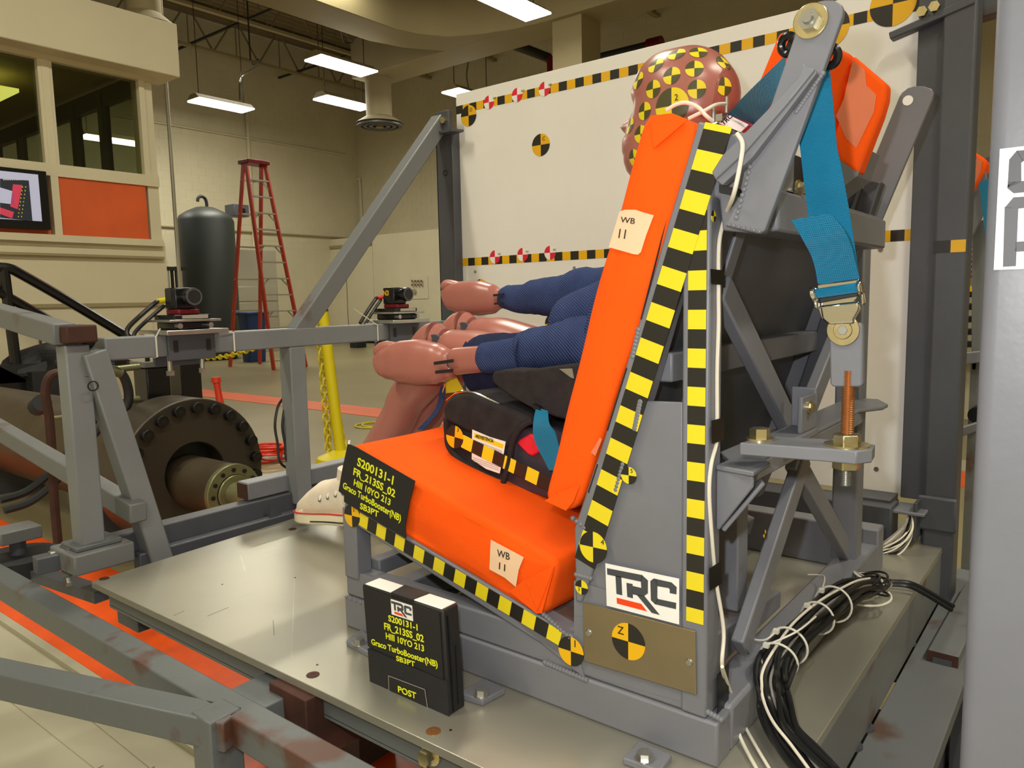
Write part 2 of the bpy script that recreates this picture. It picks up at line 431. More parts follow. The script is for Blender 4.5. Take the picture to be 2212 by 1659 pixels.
# ceiling: corrugated deck, ribs along Y are real folds
dk = MB(); x = XB
prof = []
while x < 7.2:
    prof += [(x, ZC), (x + .10, ZC), (x + .13, ZC + .07), (x + .22, ZC + .07)]; x += .25
vs = []
for (a, z) in prof: vs += [(a, -6, z), (a, YR + .2, z)]
dk.add(vs, [[2 * i, 2 * i + 2, 2 * i + 3, 2 * i + 1] for i in range(len(prof) - 1)])
ce = struct(dk.build('ceiling', 'ceil', smooth=False))
# open-web joists along Y
def joist(x, y0, y1, zt, dep, cw, mat_='duct', step=1.3):
    j = thing('roof_joist', '', 'joist', (x, y0, zt - dep), 'open-web roof joists')
    MB().box((x - cw, y0, zt - .05), (x + cw, y1, zt)).build('top_chord', mat_, j)
    MB().box((x - cw, y0, zt - dep), (x + cw, y1, zt - dep + .07)).build('bottom_chord', mat_, j)
    y = y0; k = 0; m = MB()
    while y + step < y1:
        m.bar((x, y, zt - dep + .03), (x, y + step / 2, zt - .03), .035, .035); m.bar((x, y + step / 2, zt - .03), (x, y + step, zt - dep + .03), .035, .035)
        m.bar((x, y + step / 2, zt - dep + .03), (x, y + step / 2, zt - .03), .02, .02); y += step
    w = m.build('web_bars', 'ceil', j); w['kind'] = 'stuff'
    return j
jl = ['sixth from the far wall', 'fifth', 'fourth', 'third', 'second', 'nearest']
for k, (x, l) in enumerate(((-17.6, 'beige open-web steel joist nearest the left block wall'), (-15.2, 'beige open-web steel joist second from the left block wall'), (-12.8, 'beige open-web steel joist third from the left block wall, over the round diffuser drop'),
        (-10.4, 'beige open-web steel joist fourth from the left block wall'), (-8.0, 'beige open-web steel joist above the overhead duct corner'), (-5.6, 'beige open-web steel joist above the top edge of the white board'), (-3.2, 'beige open-web steel joist at the top right, behind the anchor arms'))):
    joist(x, -5.5, YR, ZC - .05, 1.05, .06)['label'] = l
for k, (y, l) in enumerate(((9.5, 'thin dark bridging pipe running across the joists near the lights'), (12.6, 'thin dark bridging pipe running across the joists close to the back wall'))):
    tag(MB().bar((XB + .05, y, ZC - 1.02), (6.9, y, ZC - 1.02), .05, .05).build('bridging_pipe', 'pipe', loc=(XB, y, ZC - 1.02)), l, 'pipe')
# ducts
def rectduct(name, pts, w, h, label, mat_='duct'):
    mb = MB(); P = smooth_path(pts, 1) if len(pts) == 2 else [V(p) for p in pts]; secs = []
    for i, p in enumerate(P):
        d = (P[min(i + 1, len(P) - 1)] - P[max(i - 1, 0)]); d.z = 0; d.normalize(); u = V((-d.y, d.x, 0))
        secs.append([p + u * w / 2 - V((0, 0, h / 2)), p - u * w / 2 - V((0, 0, h / 2)), p - u * w / 2 + V((0, 0, h / 2)), p + u * w / 2 + V((0, 0, h / 2))])
    vs = [q for s in secs for q in s]; N = len(secs)
    fs = [[3, 2, 1, 0], [4 * N - 4, 4 * N - 3, 4 * N - 2, 4 * N - 1]]
    for i in range(N - 1):
        for k in range(4): fs.append([4 * i + k, 4 * i + (k + 1) % 4, 4 * i + 4 + (k + 1) % 4, 4 * i + 4 + k])
    o = mb.add(vs, fs).build(name, mat_, loc=P[0], bevel=.01)
    return tag(o, label, 'duct')
ZD = 5.12
a = UZ(820, 150, ZD); b = UZ(985, 112, ZD)
mX = UY(820, 268, a.y + .25).x
main = rectduct('air_duct', [(mX - .35, a.y + .25, ZD + .3), (-6.8, a.y + .25, ZD + .3), (2, a.y + .25, ZD + .3)], .75, .75, 'wide beige rectangular duct crossing the roof above the white board')
xm = UZ(960, 108, ZD).x
el = [(xm - .1, 3, ZD + .3), (xm - .1, 7.0, ZD + .3), (xm - .1, a.y - 1.4, ZD + .3), (xm + .05, a.y - .9, ZD + .3), (xm + .4, a.y - .35, ZD + .302), (xm + 1.0, a.y - .02, ZD + .302), (xm + 1.7, a.y + .2, ZD + .303), (xm + 2.4, a.y + .25, ZD + .303)]
rectduct('air_duct', el, .75, .75, 'beige duct branch curving into the wide duct from the top edge of the picture')
def diffuser(px, py, w, top, label, sq=False):
    # px,py = pixel of the diffuser centre, placed where the drop hangs
    t = thing('duct_drop', label, 'duct', px)
    c = V(px)
    mb = MB()
    if sq: mb.box((c.x - w, c.y - w, c.z + .1), (c.x + w, c.y + w, top))
    else: mb.cyl(c + V((0, 0, .12)), (c.x, c.y, top), w, n=28)
    mb.build('drop_tube', 'duct', t, ang=50)
    if not sq:
        MB().cyl(c, c + V((0, 0, .14)), w * 1.9, w * 1.05, 32).build('flared_collar', 'duct', t)
        r = MB()
        for q in (1.75, 1.3, .85): r.ring(c - V((0, 0, .05)), (0, 0, 1), w * (q - .3), w * q, .03, 32)
        r.build('diffuser_rings', 'steeld', t)
        MB().cyl(c - V((0, 0, .07)), c, w * .3, n=16).build('diffuser_cone', 'duct', t)
diffuser(UY(820, 268, a.y + .25), 0, .26, ZD, 'beige round duct drop with a flared diffuser, hanging near the middle of the roof')
diffuser(UZ(312, 58, 3.9), 0, .20, 8, 'beige round duct drop with a dark ringed diffuser above the office corner')
c = UY(1245, 60, a.y + .25); diffuser((c.x, c.y, 2.2), 0, .28, ZD + .2, 'beige square duct drop passing down behind the top edge of the white board', sq=True)
# dark sprinkler / gas pipe under the duct
p1 = UZ(1080, 85, 5.9); p2 = UZ(1185, 125, 5.9); p3 = UZ(1195, 150, 5.6); p4 = UZ(1400, 100, 5.6)
t = thing('fire_pipe', 'dark pipe with red couplings running behind the top of the white board', 'pipe', p1)
MB().tube([p1, p2, p3, p4], .10, 12).build('pipe_run', 'pipe', t)
MB().cyl(p4, p4 + (p4 - p3).normalized() * .3, .14).build('coupling', 'camr', t); MB().cyl(p3 - V((0, 0, .1)), p3 + V((0, 0, .25)), .14).build('coupling', 'camr', t)
tag(MB().bar(UZ(860, 8, 6.3), UZ(1000, 50, 6.3), .35, .12).build('cable_tray', 'pipe', loc=UZ(860, 8, 6.3)), 'dark flat tray hung above the beige duct near the top edge', 'tray')
# slack cable loops hanging from the roof
for nm, pts, lb in ((1, [(740, 45), (738, 70), (745, 92), (762, 90), (766, 60), (758, 48), (742, 60)], 'black cable loop hanging above the middle light'),
                    (2, [(990, 120), (1000, 135), (1012, 128), (1016, 110), (1008, 160), (1012, 190)], 'black cable loop hanging above the light beside the white board'),
                    (3, [(541, 130), (548, 140), (558, 128), (552, 145), (520, 170), (518, 215)], 'black cable loop hanging above the leftmost light')):
    P = smooth_path([UZ(x, y, 5.6) for x, y in pts], 5); P = [V((P[0].x, P[0].y, ZC))] + P
    tag(MB().tube(P, .018, 6).build('hanging_cable', 'pipe', loc=P[0]), lb, 'cable')
# strip lights
LT = [(-17.05, 9.9, 'leftmost ceiling strip light, over the black tank'), (-12.4, 9.85, 'large ceiling strip light left of the round duct drop, upper of the two there'), (-14.7, 11.8, 'ceiling strip light half behind the round duct drop, lower of the two there'),
      (-12.0, 13.45, 'small ceiling strip light at the top left corner of the white board'), (-7.7, 9.6, 'brightest ceiling strip light, cut by the top edge of the photo')]
LS = .84
gx = UZ(243, 304, 4.1); LT.append((gx.x, gx.y, 'dim ceiling strip light seen through the office window glass'))
for x, y, l in LT:
    z = 5.495; x, y, z = (CP + (V((x, y, z)) - CP) * LS) if 'office' not in l else gx; t = thing('strip_light', l, 'light', (x, y, z), 'hanging strip lights')
    MB().box((x - .235, y - .62, z - .01), (x + .235, y + .62, z + .02)).build('diffuser', 'lite', t, bevel=.01)
    MB().prism([(x - .225, y - .63, z + .02), (x + .225, y - .63, z + .02), (x + .10, y - .63, z + .12), (x - .10, y - .63, z + .12)], (0, 1.26, 0)).build('reflector_housing', 'duct', t)
    for s in (-.5, .5): MB().cyl((x, y + s, z + .12), (x, y + s, ZC), .008, n=6).build('hanger', 'pipe', t)
for (x, y) in ((-17, 5.6), (-12.5, 5.0)):   # lamps behind the office glass
    z = 4.9
# conduits on the walls
c1 = UX(533, 250, XB + .05); c2 = UX(545, 480, XB + .05)
struct(MB().cyl((XB + .05, c1.y, .2), (XB + .05, c1.y, 6.3), .05).cyl((XB + .05, -2, UX(540, 300, XB).z), (XB + .05, YR - .5, UX(540, 300, XB).z), .025).build('trim_5', 'wall'))
kx = UY(778, 330, YR).x
struct(MB().tube(smooth_path([(kx - 2.2, YR - .06, 4.45), (kx - .25, YR - .06, 4.45), (kx, YR - .06, 4.2), (kx, YR - .06, 1.2)], 5), .035, 8).build('trim_6', 'wall'))
struct(MB().cyl((XB + .05, -2, UX(560, 503, XB).z), (XB + .05, YR, UX(560, 503, XB).z), .025).build('trim_7', 'duct'))
# low annexe with door against the back wall
zt = UY(890, 500, YR - 1.2).z
struct(MB().box((XB, YR - 1.2, ZF), (-1, YR, zt)).build('wall_back_annexe', 'wall', smooth=False))
dl = UY(697, 540, YR - 1.2); dr = dl.x + 2.3
d = MB().box((dl.x, YR - 1.23, ZF), (dr, YR - 1.2, dl.z)).build('door_1', 'wall', bevel=.01); struct(d)
MB().box((dl.x - .09, YR - 1.26, ZF), (dl.x, YR - 1.2, dl.z + .09)).box((dl.x - .09, YR - 1.26, dl.z), (dr, YR - 1.2, dl.z + .09)).build('door_frame', 'duct', d)
MB().box((dl.x + 1.1, YR - 1.235, ZF), (dl.x + 1.12, YR - 1.23, dl.z)).build('door_seam', 'dgap', d)
# panel of round red gauges
pc = UY(900, 615, YR - 1.26); t = thing('gauge_panel', 'pale wall panel with eight small round red gauges, right of the camera on the bar', 'gauge panel', pc)
q = UY(888, 600, YR - 1.26)
for j in range(2):
    for i in range(4):
        c = UY(891 + i * 6.6, 607 + j * 8, YR - 1.26)
        e = MB().cyl(c, c + V((0, -.02, 0)), .035, n=14).build('gauge', 'alum', t)
        MB().cyl(c + V((0, -.02, 0)), c + V((0, -.03, 0)), .022, n=12).build('gauge_face', 'camr', e)
c = UY(895, 629, YR - 1.26); MB().cyl(c, c + V((0, -.03, 0)), .065, n=18).build('dial', 'alum', t)
a_, b_ = UY(885, 598, YR - 1.22), UY(925, 645, YR - 1.22)
MB().box((a_.x, YR - 1.22, b_.z), (b_.x, YR - 1.2, a_.z)).build('back_plate', 'wall', t)
# ------------------------------------------------------------------ office block on the left
XO = -8; ox = XO; YE = 3.46
of = MB()
of.box((XO - .25, -6, ZF), (XO, YE, 1.34)); of.box((XO - .25, -6, 3.12), (XO, YE + .02, 3.3))
wl = struct(of.build('wall_office', 'wall', smooth=False))
struct(MB().box((XO - .2, -6, 3.10), (XO + .28, YE + .2, 3.66)).build('trim_8', 'wall', bevel=.01))
fr = MB()
fr.box((XO - .2, 3.34, 1.34), (XO + .02, YE, 3.12)); fr.box((XO - .2, -6, 1.93), (XO + .05, YE, 2.05)); fr.box((XO - .1, -6, 3.05), (XO + .05, YE, 3.12))
for y in (2.385, .95, -.5, -2): fr.box((XO - .098, y - .035, 2.05), (XO + .048, y + .035, 3.05)).box((XO - .098, y - .035, 1.35), (XO + .048, y + .035, 1.93))
fr.box((XO - .1, -6, 1.28), (XO + .06, YE, 1.35))
struct(fr.build('trim_9', 'wall', smooth=False))
for n_, y0, y1 in ((1, 2.42, 3.34), (2, .985, 2.35), (3, -.465, .915)):
    w = struct(MB().box((XO - .03, y0, 2.05), (XO - .02, y1, 3.05)).build('window_%d' % n_, 'glass', smooth=False))
    MB().box((XO - .04, y0 - .03, 2.03), (XO + .04, y0 + .03, 3.07)).box((XO - .04, y1 - .03, 2.03), (XO + .04, y1 + .03, 3.07)).build('window_frame', 'wall', w)
tag(MB().box((XO - .05, 2.42, 1.35), (XO + .03, 3.31, 1.93)).build('wall_panel', 'stripe', loc=(XO, 2.42, 1.35), bevel=.004), 'flat orange wall panel under the office window', 'panel')
p = MB().box((XO - .05, 1.0, 1.35), (XO + .0, 2.33, 1.93)).build('wall_panel', 'stripe', loc=(XO, 1, 1.35)); tag(p, 'orange wall panel mostly hidden behind the office screen', 'panel')
t = thing('office_screen', 'wall screen showing a red seat and black yellow tape, at the left edge', 'screen', (XO + .05, 1.6, 1.4))
MB().box((XO + .01, .95, 1.39), (XO + .09, 2.30, 1.96)).build('bezel', 'black', t, bevel=.006)
sc = MB().box((XO + .09, 1.0, 1.47), (XO + .096, 2.22, 1.92)).build('display', 'screen', t)
def sp(px, py): p = UX(px, py, XO + .098); return p
for nm, pl, mt in (('shown_background', [(0, 386), (62, 390), (70, 478), (0, 470)], 'screend'), ('shown_seat_back', [(28, 398), (48, 400), (38, 452), (22, 446)], 'screenr'), ('shown_seat', [(0, 448), (30, 458), (26, 472), (0, 462)], 'screenr'), ('shown_notice', [(0, 405), (30, 414), (32, 442), (0, 438)], 'screen')):
    MB().prism([sp(*q) + V((.001 * (1 + (nm != 'shown_background')), 0, 0)) for q in pl], (.001, 0, 0)).build(nm, mt, sc)
m = MB()
for k in range(9):
    for o_ in (0, 7):
        c = sp(48 + o_ - k * 1.1, 404 + k * 8) + V((.004, 0, 0)); m.box(c - V((0, .004, .006)), c + V((.001, .004, .006)))
m.build('shown_checker_tape', 'txt', sc)
m = MB()
for k in range(9): c = sp(8 + k * 4.5, 388) + V((.004, 0, 0)); m.box(c - V((0, .006, .006)), c + V((.001, .006, .006)))
m.build('shown_heading', 'white', sc)
# office interior: end window wall, ceiling, back partition
it = MB(); it.box((XO - 5, -6, 3.2), (XO - .25, YE, 3.3)); it.box((XO - 5.1, -6, 1.3), (XO - 5, YE, 3.3)); it.box((XO - 5, -6, 1.2), (XO - .25, YE, 1.3))
struct(it.build('wall_office_inside', 'duct', smooth=False))
pw = MB(); yw = YE - .06
pw.box((XO - 5, yw - .04, 2.95), (XO - .25, yw + .04, 3.15)); pw.box((XO - 5, yw - .04, 1.3), (XO - .25, yw + .04, 1.6))
for x in (-1.0, -1.75, -2.6, -3.5, -4.4): pw.box((XO + x - .05, yw - .06, 1.3), (XO + x + .05, yw + .04, 3.1))
struct(pw.build('window_4', 'steeld', smooth=False))
struct(MB().box((XO - 5, yw - .01, 1.6), (XO - .25, yw, 2.95)).build('window_5', 'glass', smooth=False))
struct(MB().box((XO - 5, yw + .1, ZF), (XO - .0, yw + .06, 1.3)).build('wall_office_end', 'wall', smooth=False))
c = UX(15, 195, XO - 1.2); tag(MB().box((XO - 1.9, c.y - .9, c.z), (XO - 1.2, c.y + .12, c.z + .04)).build('office_light', 'litey', loc=c), 'yellowish ceiling light inside the office window', 'light')
for x_, y_, l_ in ((-13.2, 5.75, 'dim yellow strip light seen through the office glass, left piece'), (-13.2, 7.0, 'dim yellow strip light seen through the office glass, right piece')):
    pass
# lower office wall details: door leaf lines
for n_, px in ((2, 80),):
    y = UX(px, 650, XO).y; y2 = UX(325, 650, XO).y
    dd = struct(MB().box((XO, y, ZF), (XO + .02, y2, .62)).build('door_2', 'wall', bevel=.004))
    MB().box((XO + .02, y - .02, ZF), (XO + .03, y + .0, .62)).build('door_seam', 'dgap', dd)
struct(MB().box((XO, -6, .62), (XO + .04, YE, .66)).box((XO, -6, 1.14), (XO + .05, YE, 1.165)).build('trim_10', 'duct'))
# tall galvanised pole beside the office
pa, pb = UY(358, 170, 4.0), UY(384, 590, 4.0)
tag(MB().cyl((pa.x, 4.0, ZF), (pa.x, 4.0, 7), .022, n=10).build('conduit_pole', 'alum', loc=(pa.x, 4.0, ZF)), 'thin shiny vertical conduit beside the office corner', 'conduit')
# ------------------------------------------------------------------ tank, ladder and other things on the far floor
tc = UX(462, 768, -15.5); tx, ty = tc.x, UX(452, 600, -15.5).y
r = .60; h0 = ZF + .1; h1 = UX(440, 470, -15.5).z
t = thing('pressure_tank', 'tall dark cylindrical tank with a hook on top, left of the red ladder', 'tank', (tx, ty, ZF))
pr = [(0, h1 + .24), (.2, h1 + .22), (.4, h1 + .13), (.55, h1 + .03), (.6, h1 - .08)]
secs = [((tx, ty, z), (1, 0, 0), (0, 1, 0), max(rr, .005), max(rr, .005), 2) for rr, z in [(.6, h0)] + pr[::-1]]
MB().loft(secs, n=36).build('shell', 'tank', t, ang=50)
MB().cyl((tx, ty, ZF), (tx, ty, h0 + .06), .5, n=24).build('foot_ring', 'blackm', t)
hp = [(tx, ty + .05, h1 + .2), (tx, ty + .05, h1 + .33), (tx, ty + .02, h1 + .42), (tx, ty - .06, h1 + .46), (tx, ty - .14, h1 + .42), (tx, ty - .16, h1 + .34)]
MB().tube(smooth_path(hp, 4), .035, 8).build('hook', 'blackm', t)
t = thing('wall_box', 'dark grey box on a bracket on the left wall, between the tank and the ladder', 'box', UX(512, 455, -16.2))
c = UX(512, 455, -16.2); MB().box(c - V((.2, .2, .15)), c + V((.2, .2, .13))).build('case', 'steeld', t, bevel=.01)
MB().cyl(c + V((.2, .02, -.02)), c + V((.24, .02, -.02)), .06).build('round_port', 'black', t)
MB().bar(c + V((0, -.1, -.1)), c + V((-.3, -.6, -.15)), .05, .05).build('bracket', 'steeld', t)
# ladder : fronts lean, rungs along Y
XL = -12.3
t = thing('step_ladder', 'tall red fibreglass step ladder with metal steps standing open', 'ladder', (XL, UX(575, 740, XL).y, ZF))
TL, TR = UX(531, 350, XL), UX(572, 350, XL)
yc = (TL.y + TR.y) / 2; zt = TL.z; bw = .36; tw = (TR.y - TL.y) / 2
def lrail(s, xt, xb, nm='rail'):
    return MB().bar((xt, yc + s * tw + .05 * 0, zt), (xb, yc + .10 + s * bw, ZF), .03, .09, up=(1, 0, 0)).build(nm, 'ladr', t)
for s in (-1, 1): lrail(s, XL, XL + .6); lrail(s * .93, XL - .1, XL - .9, 'rear_rail')
MB().box((XL - .22, yc - tw - .03, zt - .02), (XL + .12, yc + tw + .03, zt + .05)).build('top_cap', 'camr', t, bevel=.01)
n_ = int((zt - ZF) / .305)
for k in range(1, n_ + 1):
    z = zt - .305 * k; f_ = (zt - z) / (zt - ZF); w = tw + (bw - tw) * f_; y = yc + .10 * f_
    st = MB().box((XL + .6 * f_ - .05, y - w, z - .025), (XL + .6 * f_ + .04, y + w, z)).build('step', 'alum', t)
    if k % 2 == 1:
        MB().bar((XL - .1 - .8 * f_, y - w, z), (XL - .1 - .8 * f_, y + w, z), .03, .03).build('rear_bar', 'alum', t)
        MB().bar((XL + .6 * f_, y + w, z - .16), (XL + .6 * f_, y + w - .16, z - .01), .012, .025).build('step_brace', 'alum', t); MB().bar((XL + .6 * f_, y - w, z - .16), (XL + .6 * f_, y - w + .16, z - .01), .012, .025).build('step_brace', 'alum', t)
# grey cabinet and blue bin behind the ladder
c = UX(565, 650, -16.5); t = thing('metal_cabinet', 'grey drawer cabinet half hidden behind the red ladder', 'cabinet', (c.x, c.y, ZF))
MB().box((c.x - .4, c.y - .7, ZF), (c.x, c.y + .5, UX(560, 540, -16.5).z)).build('carcass', 'alum', t, bevel=.01)
for k in range(4): MB().box((c.x, c.y - .66, ZF + .1 + k * .4), (c.x + .02, c.y + .46, ZF + .46 + k * .4)).build('drawer', 'alum', t, bevel=.008)
c = UX(545, 695, -13.9); t = thing('blue_bin', 'dark blue plastic bin standing low behind the ladder', 'bin', (c.x, c.y, ZF))
MB().loft([((c.x, c.y, ZF), (1, 0, 0), (0, 1, 0), .17, .2, 5), ((c.x, c.y, c.z + .15), (1, 0, 0), (0, 1, 0), .21, .24, 5)]).build('tub', 'blue', t)
MB().box((c.x - .24, c.y - .27, c.z + .15), (c.x + .24, c.y + .27, c.z + .21)).build('lid', 'blue', t, bevel=.02)
# dark pedestal near back wall
c = UY(770, 732, 12.5); tag(MB().box((c.x - .17, 12.4, ZF), (c.x + .17, 12.7, UY(770, 718, 12.5).z + .12)).build('floor_box', 'blackm', loc=(c.x, 12.5, ZF), bevel=.02), 'small black box on the far floor below the camera bar', 'box')
struct(MB().box((-18, YR - 1.23, ZF), (-1, YR - 1.2, ZF + .12)).build('baseboard_back', 'dgap'))
# yellow stanchion with chain
c = UZ(738, 1000, ZF); X0, Y0 = c.x, c.y; ztop = UY(700, 672, Y0).z
t = thing('chain_post', 'yellow plastic stanchion post with yellow chain hanging beside it', 'stanchion', (X0, Y0, ZF))
top = UY(697, 672, Y0)
MB().cyl((X0, Y0, ZF), (top.x, Y0, top.z), .042, n=16).build('post', 'chain', t)
MB().loft([((X0, Y0, ZF), (1, 0, 0), (0, 1, 0), .2, .2, 2), ((X0, Y0, ZF + .05), (1, 0, 0), (0, 1, 0), .18, .18, 2), ((X0, Y0, ZF + .1), (1, 0, 0), (0, 1, 0), .06, .06, 2)]).build('base', 'chain', t)
MB().cyl((top.x, Y0, top.z), (top.x, Y0, top.z + .04), .045, .03).build('cap', 'blackm', t)
def chain(pts, parent, r=.006, L=.045, nm='chain', as_top=None):
    P = smooth_path(pts, 30); mb = MB(); acc = 0; k = 0; last = P[0]
    for i in range(1, len(P)):
        acc += (P[i] - P[i - 1]).length
        if acc >= L * .75:
            d = (P[i] - last).normalized(); u, w = perp(d); s = u if k % 2 else w; c = (P[i] + last) / 2
            loop = [c + d * (L / 2) * math.cos(a) + s * (L * .3) * math.sin(a) for a in [2 * math.pi * q / 8 for q in range(8)]]
            mb.tube(loop, r, 4, closed=True); last = P[i]; acc = 0; k += 1
    return mb.build(nm, 'chain', parent)
pts = [UY(x, y, Y0) for x, y in ((690, 676), (692, 740), (700, 800), (706, 850), (709, 900), (711, 960), (712, 990))]
chain(pts, t, .009, .07)
chain([UY(x, y, Y0) for x, y in ((684, 690), (692, 760), (697, 830), (702, 900), (706, 940), (708, 985))], t, .009, .07)
chain([UY(x, y, Y0 + .05) for x, y in ((733, 900), (738, 935), (746, 965), (752, 985))], t, .009, .07)
P = [UY(x, y, 3.6) for x, y in ((335, 762), (400, 772), (470, 772), (520, 762), (590, 738), (640, 722))]
o = chain(P, None, .010, .075, 'chain'); tag(o, 'yellow plastic chain sagging below the camera bar in front of the tank', 'chain')
# red baton, coil of orange cord, other floor things
c = UZ(478, 885, ZF); zt_ = UY(467, 822, c.y).z; xt_ = UY(467, 822, c.y).x
t = thing('red_handle', 'red upright plastic handle behind the big flange', 'handle', (c.x, c.y, ZF))
tp = V((xt_, c.y, zt_)); MB().limb([(c.x, c.y, ZF), tp * .6 + V((c.x, c.y, ZF)) * .4, tp], [.05, .038, .042]).build('grip', 'redp', t)
MB().cyl(tp - V((0, 0, .02)), tp + V((0, 0, .04)), .06, .05).build('knob', 'redp', t)
c = UZ(585, 988, ZF + .03); mb = MB()
for k in range(9): mb.torus(c + V((random.uniform(-.05, .05), random.uniform(-.05, .05), .012 * k)), (random.uniform(-.2, .2), random.uniform(-.2, .2), 1), .11 + .01 * (k % 4), .009, 28, 6)
tag(mb.build('extension_cord', 'redp', loc=(c.x, c.y, ZF)), 'coiled orange red extension cord on the floor beside the flange', 'cord')
c = UZ(805, 918, ZF + .01); mb = MB().torus(c, (0, 0, 1), .17, .008, 28, 6).torus(c + V((.05, .02, .01)), (0, 0, 1), .15, .008, 28, 6)
tag(mb.build('cord_loop', 'chain', loc=(c.x, c.y, ZF)), 'thin yellow cord loop on the floor left of the dummy shin', 'cord')
# ================================================================== SLED
def steelbar(name, p0, p1, w, h, m='steel', parent=None, up=(0, 0, 1), bev=.003):
    return MB().bar(p0, p1, w, h, up).build(name, m, parent, bevel=bev, smooth=True)
sl = thing('test_sled', 'flat aluminium sled deck on steel beams carrying the orange seat bench', 'sled', (-1.38, -.185, ZF))
MB().prism([(-1.362, -.186, -.014), (.129, -.178, -.014), (.129, 1.32, -.014), (-1.47, 1.32, -.014)], (0, 0, .014)).build('deck_plate', 'alu', sl, bevel=.001)
for i, (px, py) in enumerate(((225, 1250), (632, 1143), (676, 1458), (936, 1580))):
    c = UZ(px, py, 0); b = MB().ring(c, (0, 0, 1), .004, .011, .0008, 20).cyl(c, c + V((0, 0, .0004)), .005).build('countersunk_bolt', 'rust' if i != 3 else 'copper', sl)
for x, y in ((-.62, -.13), (-.30, -.14), (-1.1, -.02), (-1.0, .1)):
    MB().cyl((x, y, 0), (x, y, .0005), .0022, n=10).build('tapped_hole', 'ink', sl)
for a, b in (((508, 1193), (590, 1167)), ((520, 1200), (530, 1235)), ((556, 1200), (598, 1187)), ((375, 1330), (398, 1320)), ((448, 1331), (494, 1312)), ((590, 1340), (592, 1372)), ((636, 1250), (630, 1420))):
    MB().bar(UZ(*a, .0001), UZ(*b, .0001), .0012, .0003).build('deck_scratch', 'zinc' if a[1] < 1300 else 'steeld', sl)
# deck's edge channel and cross beams
MB().box((-1.33, -.165, -.055), (.09, -.12, -.014)).box((-1.33, -.165, -.06), (.09, -.10, -.05)).build('side_channel', 'steelr', sl, bevel=.002)
MB().box((-1.40, -.12, -.13), (-1.30, 1.3, -.014)).build('front_channel', 'steeld', sl, bevel=.002)
MB().box((-.66, -.20, -.13), (-.56, .9, -.014)).build('cross_channel', 'rust', sl, bevel=.002)
MB().box((.03, -.17, -.12), (.095, 1.3, -.016)).build('rear_channel', 'steelw', sl, bevel=.002)
for px, py in ((672, 1525), (930, 1630)):
    c = UY(px, py, -.17); e = MB(); hexbolt(e, c, (0, -1, 0), .012, .016); e.cyl(c + V((0, .004, 0)), c, .017); e.build('hex_bolt', 'gold', sl)
for y0 in (.2, .7): MB().box((-1.1, y0, ZF + .28), (.0, y0 + .08, -.13)).build('skid_beam', 'steeld', sl)
for x in (-1.1, -.05):
    for y in (.3, 1.0): MB().box((x - .05, y, ZF), (x + .05, y + .12, -.12)).build('skid_leg', 'steeld', sl)
# rear rail (right of the bench)
# worn paint patch
r1 = thing('rear_rail', 'dark steel rail beam with bolts running along the sled behind the bench', 'beam', (.2, .3, ZF))
MB().box((.13, -.4, -.16), (.235, 1.4, -.13)).build('flange', 'steelw', r1, bevel=.002)
MB().box((.175, -.4, -.42), (.19, 1.4, -.16)).build('web', 'steeld', r1)
MB().box((.12, -.4, -.45), (.25, 1.4, -.42)).box((.12, .2, ZF), (.22, .3, -.44)).box((.12, 1.1, ZF), (.22, 1.2, -.44)).build('lower_flange', 'steeld', r1)
MB().box((.101, -.17, -.13), (.128, 1.32, -.0155))  .build('upstand', 'steelw', r1, bevel=.002)
for px, py in ((1866, 1572), (1840, 1612), (1960, 1390)):
    c = UZ(px, py, -.13); e = MB().cyl(c, c + V((0, 0, .004)), .017, n=20); hexbolt(e, c + V((0, 0, .004)), (0, 0, 1), .011, .009); e.build('rail_bolt', 'steeld', r1)
# post foot plate and short tube
pf = thing('outrigger_bracket', 'welded steel foot plate with short rusty square tube, right of the rail', 'bracket', (.25, .75, -.2))
pl = [UZ(x, y, -.17) for x, y in ((1885, 1455), (2038, 1480), (2105, 1395), (1995, 1352))]
MB().prism(pl, (0, 0, -.012)).build('foot_plate', 'steelw', pf, bevel=.002)
a, b = UZ(2035, 1440, -.135), UZ(2110, 1290, -.135)
MB().bar(a, b, .055, .055).build('short_tube', 'steelw', pf, bevel=.003)
d = (a - b).normalized(); MB().bar(a, a + d * .002, .056, .056).build('rusty_end', 'rust', pf); MB().bar(a + d * .001, a + d * .004, .034, .034).build('tube_opening', 'steeld', pf)
MB().box((.2, .85, ZF), (.26, .93, -.182)).build('support_leg', 'steeld', pf)
# lower cross rods to the right, dark floor pan below
pn = thing('lower_track', 'dark lower track rails on the floor at the bottom right corner', 'rail', (.4, .3, ZF))
for k, (a, b) in enumerate((((1940, 1560), (2110, 1600)), ((1960, 1600), (2110, 1638)))):
    P, Q = UZ(*a, -.45), UZ(*b, -.45); d = (Q - P).normalized(); MB().bar(P - d * .1, Q + d * .8, .03, .03).build('track_rod', 'steelw', pn)
MB().box((.27, -.6, ZF + .006), (2.0, 2.2, ZF + .03)).build('track_pan', 'blackm', pn)
